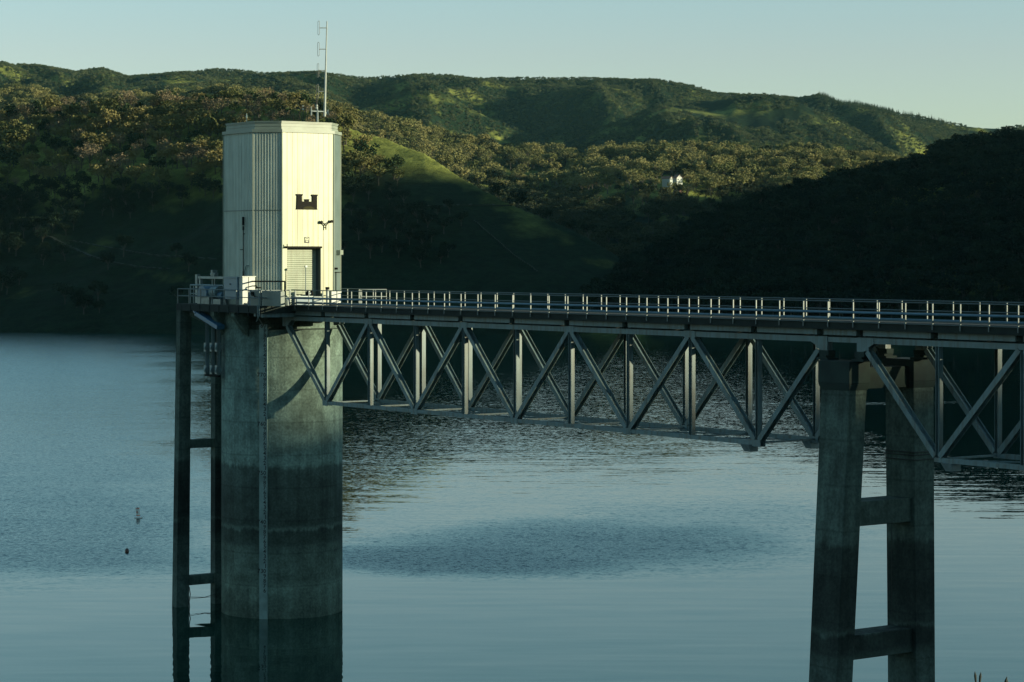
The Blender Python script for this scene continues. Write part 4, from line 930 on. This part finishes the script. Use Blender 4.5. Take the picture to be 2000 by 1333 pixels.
def gn_scatter(name, pts, scales, collection, label, m):
    me = bpy.data.meshes.new(name); me.vertices.add(len(pts)); me.vertices.foreach_set('co', np.asarray(pts, np.float32).ravel())
    at = me.attributes.new('sc', 'FLOAT', 'POINT'); at.data.foreach_set('value', np.asarray(scales, np.float32)); me.materials.append(m)
    o = bpy.data.objects.new(name, me); col.objects.link(o); tag(o, label, 'trees', kind='stuff')
    ng = bpy.data.node_groups.new(name, 'GeometryNodeTree'); ng.interface.new_socket('Geometry', in_out='INPUT', socket_type='NodeSocketGeometry'); ng.interface.new_socket('Geometry', in_out='OUTPUT', socket_type='NodeSocketGeometry')
    N = ng.nodes; Lk = ng.links; gi = N.new('NodeGroupInput'); go = N.new('NodeGroupOutput')
    ci = N.new('GeometryNodeCollectionInfo'); ci.inputs['Collection'].default_value = collection; ci.inputs['Separate Children'].default_value = True; ci.inputs['Reset Children'].default_value = True
    ip_ = N.new('GeometryNodeInstanceOnPoints'); ip_.inputs['Pick Instance'].default_value = True
    rv = N.new('FunctionNodeRandomValue'); rv.data_type = 'FLOAT_VECTOR'; rv.inputs[0].default_value = (-.08, -.08, 0); rv.inputs[1].default_value = (.08, .08, 6.283)
    na = N.new('GeometryNodeInputNamedAttribute'); na.data_type = 'FLOAT'; na.inputs[0].default_value = 'sc'
    Lk.new(gi.outputs[0], ip_.inputs['Points']); Lk.new(ci.outputs[0], ip_.inputs['Instance']); Lk.new(rv.outputs[0], ip_.inputs['Rotation']); Lk.new(na.outputs[0], ip_.inputs['Scale']); Lk.new(ip_.outputs[0], go.inputs[0])
    md = o.modifiers.new('scatter', 'NODES'); md.node_group = ng; return o

def img_y(x, Z, h): return HY+F*(CAMH-h)/Z
def sample(n, x0, x1, z0, z1, fn, seed, area=True):
    rg = np.random.default_rng(seed)
    x = rg.uniform(x0, x1, n); Z = np.sqrt(rg.uniform(z0**2, z1**2, n)); h = terr(x, Z); y = img_y(x, Z, h)
    keep = (h > 1.2) & fn(x, y, Z, rg.uniform(size=n)); return x[keep], Z[keep], h[keep], y[keep]
def poly_mask(x, y, poly):
    inside = np.zeros(len(x), bool); n = len(poly)
    for i in range(n):
        xa, ya = poly[i]; xb, yb = poly[(i+1) % n]
        c = ((ya > y) != (yb > y)) & (x < (xb-xa)*(y-ya)/(yb-ya+1e-9)+xa); inside ^= c
    return inside
TL = [(-1800, 560), (-200, 545), (60, 500), (200, 430), (320, 412), (430, 405), (600, 400), (690, 398), (790, 400), (800, 330), (860, 300), (1000, 300)]
KNOLL = [(698, 250), (770, 262), (860, 300), (900, 340), (1000, 395), (1130, 460), (1230, 520), (1250, 640), (900, 640), (905, 500), (880, 420), (800, 402), (785, 352), (730, 340), (700, 300)]
THICK = [(600, 415), (900, 420), (930, 520), (760, 530), (640, 500)]
def maskA(x, y, Z, r):
    n = fbm(x/60, y/40, 90)
    t = y < np.interp(x, *zip(*TL))+n*18
    t &= ~poly_mask(x, y, KNOLL)
    t |= poly_mask(x, y, THICK) & (n > -.15) & (r < .8)
    t |= (y > 470) & (x < 430) & (n > .15) & (r < .35)
    t |= (x > 860) & (x < 1260) & (Z > 770) & (r < .35) & (np.abs(y-ip(CR_A, x)) < 14) & (Z > np.interp(x, [760, 1000, 1400], [872, 802, 750]))
    return t
ax_, aZ, ah, ay = sample(16000, -900, 1300, 700, 1060, maskA, 5)
# thin out to a minimum spacing
def thin(x, Z, h, dmin, seed):
    X = (x-1000)/F*Z; cell = {}; keep = []
    idx = np.random.default_rng(seed).permutation(len(x))
    for i in idx:
        k = (int(X[i]//dmin), int(Z[i]//dmin)); ok = True
        for a in (-1, 0, 1):
            for b in (-1, 0, 1):
                for j in cell.get((k[0]+a, k[1]+b), ()):
                    if (X[i]-X[j])**2+(Z[i]-Z[j])**2 < dmin*dmin: ok = False
        if ok: cell.setdefault(k, []).append(i); keep.append(i)
    return np.array(keep)
kp = thin(ax_, aZ, ah, 4.8, 3); ax_, aZ, ah, ay = ax_[kp], aZ[kp], ah[kp], ay[kp]
inview = (ax_ > -10) & (ax_ < 1300)
vi = np.where(inview & (aZ < 1010))[0]
# the ones that show best: on the slope facing the viewer, above the lake's dark foot
score = np.where((ay < 372), 1.5, .0)+(1000-aZ)/2000+((ax_ < 440) | (ax_ > 660))*.3
vi = vi[np.argsort(-score[vi])][:292]
rest = np.ones(len(ax_), bool); rest[vi] = False
rg = np.random.default_rng(77)
cc = 0
LAB = {'oak': 'olive evergreen oak', 'dark': 'dark green bushy tree', 'bare': 'brown leafless oak'}
def where(x, y):
    if x > 880: return 'on the right descending crest of the grassy hill', 'descending crest trees'
    if x > 660: return 'just right of the tower house beside the grassy knoll', 'knoll trees'
    if y < 262: return 'on the upper left hillside near its skyline', 'upper hillside trees'
    if y < 340: return 'halfway up the left hillside in evening sun', 'middle hillside trees'
    return 'low on the shaded left hillside', 'lower hillside trees'
for i in vi:
    x, Z, h = ax_[i], aZ[i], ah[i]
    r_ = rg.uniform(); lowd = ay[i] > 400 or ax_[i] > 860
    k = 4+rg.integers(0, 3) if ay[i] > 375 else rg.integers(0, 4) if r_ < .5 else (4+rg.integers(0, 3) if (r_ < .74 or lowd) else 7+rg.integers(0, 3))  # trees low on the slope always dark-leaved, standing in for shade
    if ax_[i] > 640 and k >= 7: k = 5
    nm, mc, mt = protos[k]
    e_ = bpy.data.objects.new('oak_tree' if nm != 'dark' else 'bay_tree', None); col.objects.link(e_)
    s_ = rg.uniform(.5, 1.25)*(.6 if ay[i] > 400 else 1)
    e_.location = ((x-1000)/F*Z, Z, h); e_.rotation_euler = (rg.uniform(-.06, .06), rg.uniform(-.06, .06), rg.uniform(0, 6.28)); e_.scale = (s_, s_, s_*rg.uniform(.85, 1.2))
    wl, wg = where(ax_[i], ay[i]); tag(e_, LAB[nm]+' '+wl, 'tree', nm+' '+wg)
    a_ = bpy.data.objects.new('crown', mc); col.objects.link(a_); a_.parent = e_
    b_ = bpy.data.objects.new('trunk', mt); col.objects.link(b_); b_.parent = e_
lowm = ay > 372
pA = np.stack([(ax_-1000)/F*aZ, aZ, ah], -1); pL = pA[rest & lowm]; pA = pA[rest & ~lowm]
# right dark hill
def maskD(x, y, Z, r): return (y > ip(CR_D, x)-4) & (ip(CR_D, x) < 640) & (x > 1150) & (y < 630)
dx, dZ, dh, dy = sample(22000, 1150, 2600, 645, 960, maskD, 6); kd = thin(dx, dZ, dh, 3.9, 4)
pD = np.stack([(dx[kd]-1000)/F*dZ[kd], dZ[kd], dh[kd]], -1)
gn_scatter('forest', pA, rg.uniform(.6, 1.0, len(pA)), FARCOL, 'evergreen woodland filling the left hill around the tower', FM['dark'])
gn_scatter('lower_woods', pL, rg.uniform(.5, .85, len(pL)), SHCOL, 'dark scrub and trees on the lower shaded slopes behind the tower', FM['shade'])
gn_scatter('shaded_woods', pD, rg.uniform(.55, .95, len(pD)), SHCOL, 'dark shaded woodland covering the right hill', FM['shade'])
# valley woods and low ridges (B)
def maskB(x, y, Z, r): return (fbm(x/70, y/30, 95) > -.42) & ~((x > 1284) & (x < 1340) & (y > 350) & (y < 384))
bx_, bZ, bh, by_ = sample(16000, -300, 2300, 1060, 2150, maskB, 8)
pB = np.stack([(bx_-1000)/F*bZ, bZ, bh], -1)
hiB = by_ < 385+12*fbm(bx_/40, bx_*0, 93)
gn_scatter('valley_woods', pB[hiB], rg.uniform(.7, 1.5, int(hiB.sum())), VCOL, 'sunlit olive brown oak woods in the valley below the mountains', FM['oak'])
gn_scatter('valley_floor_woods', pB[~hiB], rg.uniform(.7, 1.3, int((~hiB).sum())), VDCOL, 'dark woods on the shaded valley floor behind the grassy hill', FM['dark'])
def maskC(x, y, Z, r):
    X = (x-1000)/F*Z; return (fbm(X/110, Z/160, 97) > -.42)
cx_, cZ, ch, cy_ = sample(120000, -250, 2250, 2000, 3600, maskC, 9)
pC = np.stack([(cx_-1000)/F*cZ, cZ, ch], -1)
gn_scatter('mountain_forest', pC, rg.uniform(.2, .62, len(pC)), FARSMALL, 'green chaparral and forest covering the far mountains', FM['far'])
# pines on the right skyline
px_, pZ, ph, py_ = sample(2500, 1600, 1850, 3000, 3500, lambda x, y, Z, r: (y < ip(CR_C, x)+75), 12)
sky_i = np.argsort(py_-ip(CR_C, px_))
for j in sky_i[:34]:
    o = bpy.data.objects.new('pine_tree', PINECOL.objects[int(rg.integers(0, 3))].data); col.objects.link(o); s_ = rg.uniform(.42, .8); o.location = ((px_[j]-1000)/F*pZ[j], pZ[j], ph[j]); o.scale = (s_*.9, s_*.9, s_); o.rotation_euler = (0, 0, rg.uniform(0, 6))
    tag(o, 'dark pointed conifer standing on the right end of the mountain skyline', 'tree', 'conifers along the right skyline')
pi_ = sky_i[34:900]; gn_scatter('pine_forest', np.stack([(px_[pi_]-1000)/F*pZ[pi_], pZ[pi_], ph[pi_]], -1), rg.uniform(.35, .7, len(pi_)), PINECOL, 'dark conifer wood below the right skyline', FM['pine'])
# bare tree on the skyline of the right hill
def bare_tree(px, Z, Ht, label, seed):
    h = float(terr(np.array([px]), np.array([float(Z)]))[0]); rg2 = random.Random(seed); q = MB()
    def br(p, d, ln, r, n):
        e2 = p+d*ln; q.tube(p, e2, r, r*.6, n=5)
        if n: 
            for _ in range(3): br(e2, (d+Vector((rg2.uniform(-.8, .8), rg2.uniform(-.8, .8), rg2.uniform(-.1, .6)))).normalized(), ln*.68, r*.55, n-1)
    br(Vector((0,0,-.5)), Vector((0,0,1)), Ht*.35, .22, 4)
    o = q.build('bare_tree', M['bark']); o.location = ((px-1000)/F*Z, Z, h); tag(o, label, 'tree')
bare_tree(1962, 905, 8, 'spindly leafless tree on the skyline at the far right', 4); bare_tree(1925, 900, 4.5, 'smaller leafless shrub on the right skyline left of the bare tree', 9)
bare_tree(60, 990, 8, 'leafless tree with forked trunk on the upper left hillside', 5)

# ------------------------------------------------------------ valley buildings and poles
def ground_at(px, py):
    Zs = np.linspace(720, 3400, 2700); hh = terr(np.full_like(Zs, px), Zs); yy = img_y(px, Zs, hh)
    vis = np.where(yy <= py)[0]; i = vis[0] if len(vis) else 0; return (px-1000)/F*Zs[i], Zs[i], hh[i]
def house(px, py, L_, W_, H_, rot, name, label, wallm, windows=2):
    x, Z, h = ground_at(px, py); o = bpy.data.objects.new(name, None); col.objects.link(o); o.location = (x, Z-12, h+2.0); o.rotation_euler = (0, 0, rot); ORG[o.name] = (0,0,0); tag(o, label, 'house')
    q = MB(); q.box(-L_/2, L_/2, -W_/2, W_/2, -4, H_); q.add([(-L_/2, -W_/2, H_), (-L_/2, W_/2, H_), (-L_/2, 0, H_+W_*.45), (L_/2, -W_/2, H_), (L_/2, W_/2, H_), (L_/2, 0, H_+W_*.45)], [(0,1,2),(5,4,3)]); q.build('wall', wallm, o)
    q = MB(); ov = .4
    for s2 in (-1, 1):
        a_ = (-L_/2-ov, s2*(W_/2+ov), H_-.2); b_ = (L_/2+ov, s2*(W_/2+ov), H_-.2); c2 = (L_/2+ov, 0, H_+W_*.45+.12); d2 = (-L_/2-ov, 0, H_+W_*.45+.12)
        q.add([a_, b_, c2, d2]+[(p[0], p[1], p[2]+.15) for p in (a_, b_, c2, d2)], [(0,1,2,3),(7,6,5,4),(0,4,5,1),(1,5,6,2),(2,6,7,3),(3,7,4,0)])
    q.build('roof', M['roof'], o)
    for k in range(windows):
        q = MB(); y_ = -W_/4+k*W_/2; q.box(L_/2+.01, L_/2+.06, y_-.35, y_+.35, .6, 1.3); q.build('window', M['window'], o)
house(1321, 362, 4.6, 4.2, 2.0, R(-62), 'white_house', 'white gabled house catching the sun among the valley trees, right of the pair', M['white'])
house(1301, 361, 6, 2.8, 1.3, R(-40), 'white_house', 'lower white house with brown roof left of the gabled one', M['white'])
house(1321, 390, 5, 3.5, 1.6, R(-50), 'red_shed', 'small red shed below the white houses in the valley', M['red'], 1)
for (px, yb, yt, lab) in ((1113, 389, 366, 'utility pole left of the valley houses, tallest and nearest the grassy crest'), (1153, 413, 398, 'shorter utility pole in shadow just right of the tall pole'), (1335, 297, 285, 'utility pole rising from the lit woods above the white houses'), (1249, 366, 352, 'thin pole among trees left of the white houses')):
    x, Z, h = ground_at(px, yb); z1 = CAMH-(yt-HY)*(Z-14)/F
    o = bpy.data.objects.new('utility_pole', None); col.objects.link(o); o.location = (x, Z-14, h-1); ORG[o.name] = (0,0,0); tag(o, lab, 'pole', 'utility poles in the valley')
    q = MB(); q.tube((0,0,-2), (0,0,z1-h+1), .22, .16); q.build('pole', M['wood'], o); q = MB(); q.box(-1.1, 1.1, -.08, .08, z1-h-.2, z1-h+.05); q.build('crossarm', M['steel2'], o)

# pale drain line and dirt roads on the shaded slope
def drape(name, pts, wd_, m, label, n=80, lift=.25):
    pp_ = []
    seg = np.linspace(0, len(pts)-1, n); xs_ = np.interp(seg, range(len(pts)), [p[0] for p in pts]); ys_ = np.interp(seg, range(len(pts)), [p[1] for p in pts])
    for x, y in zip(xs_, ys_): pp_.append(Vector(ground_at(x, y)))
    q = MB(); vs = []
    for i, p in enumerate(pp_):
        d = (pp_[min(i+1, n-1)]-pp_[max(i-1, 0)]); s2 = Vector((-d.y, d.x, 0)); s2 = s2.normalized()*wd_/2 if s2.length > 1e-6 else Vector((wd_/2, 0, 0))
        vs += [p+s2+Vector((0,0,lift)), p-s2+Vector((0,0,lift)), p+s2-Vector((0,0,1)), p-s2-Vector((0,0,1))]
    fs = []
    for i in range(n-1):
        a_ = i*4; fs += [(a_, a_+4, a_+5, a_+1), (a_, a_+2, a_+6, a_+4), (a_+1, a_+5, a_+7, a_+3)]
    q.add(vs, fs); o = q.build(name, m); tag(o, label, name.replace('_', ' '), kind='structure'); return o
dirt = mat('dirt', (.012, .020, .011), .95)
drape('drain', [(925, 432), (960, 462), (1000, 497), (1052, 533)], .4, dirt, 'pale concrete drain running down the shaded grassy slope')
drape('path', [(70, 452), (150, 490), (200, 510), (270, 523), (330, 528)], 1.3, dirt, 'dirt track crossing the shaded left slope')
drape('path', [(130, 470), (240, 490), (300, 500), (425, 508)], .9, dirt, 'upper dirt track on the shaded left slope')
drape('path', [(672, 412), (760, 408), (900, 402), (1000, 402)], 1.5, dirt, 'faint terrace line right of the tower')

# ------------------------------------------------------------ weeds at the viewer's feet
for (px, py, Y, hgt, n_, lab) in ((1896, 1312, 9.0, .75, 4, 'dry weed clump at the bottom edge, left of the two'), (1978, 1322, 8.4, .8, 6, 'dry weed clump in the bottom right corner')):
    X = (px-1000)/F*Y; zt = CAMH-(py-HY)*Y/F; q = MB(); rw = random.Random(px)
    g0 = 20.1-(Y-3)*.38
    o = bpy.data.objects.new('weed', None); col.objects.link(o); o.location = (X, Y, g0-.1); ORG[o.name] = (0,0,0); tag(o, lab, 'plant', 'weeds on the near bank')
    for k in range(n_):
        dx_ = rw.uniform(-.035, .045); top = zt-g0+.1-rw.uniform(0, .06)*(k > 0); q = MB(); lean = rw.uniform(-.02, .02)
        q.path([(dx_*.3, 0, 0), (dx_*.7, 0, top*.6), (dx_, 0, top-.02)], .0016, 5); q.tube((dx_, 0, top-.045), (dx_+lean*.3, 0, top-.015), .0035, .005); q.tube((dx_+lean*.3, 0, top-.015), (dx_+lean*.5, 0, top), .005, .001); q.build('stem', M['weed'], o)

# ------------------------------------------------------------ haze
hz = MB(); hz.box(-5000, 5000, -1500, 9500, -8, 420)
hm = bpy.data.materials.new('haze'); hm.use_nodes = True; t = hm.node_tree; t.nodes.clear(); pv = t.nodes.new('ShaderNodeVolumePrincipled'); ou = t.nodes.new('ShaderNodeOutputMaterial')
pv.inputs['Density'].default_value = .000014; pv.inputs['Color'].default_value = (.40, .88, .95, 1); pv.inputs['Anisotropy'].default_value = .2; t.links.new(pv.outputs[0], ou.inputs['Volume'])
hb = hz.build('haze', hm); tag(hb, 'thin blue evening air over the lake and hills', 'haze', kind='stuff')
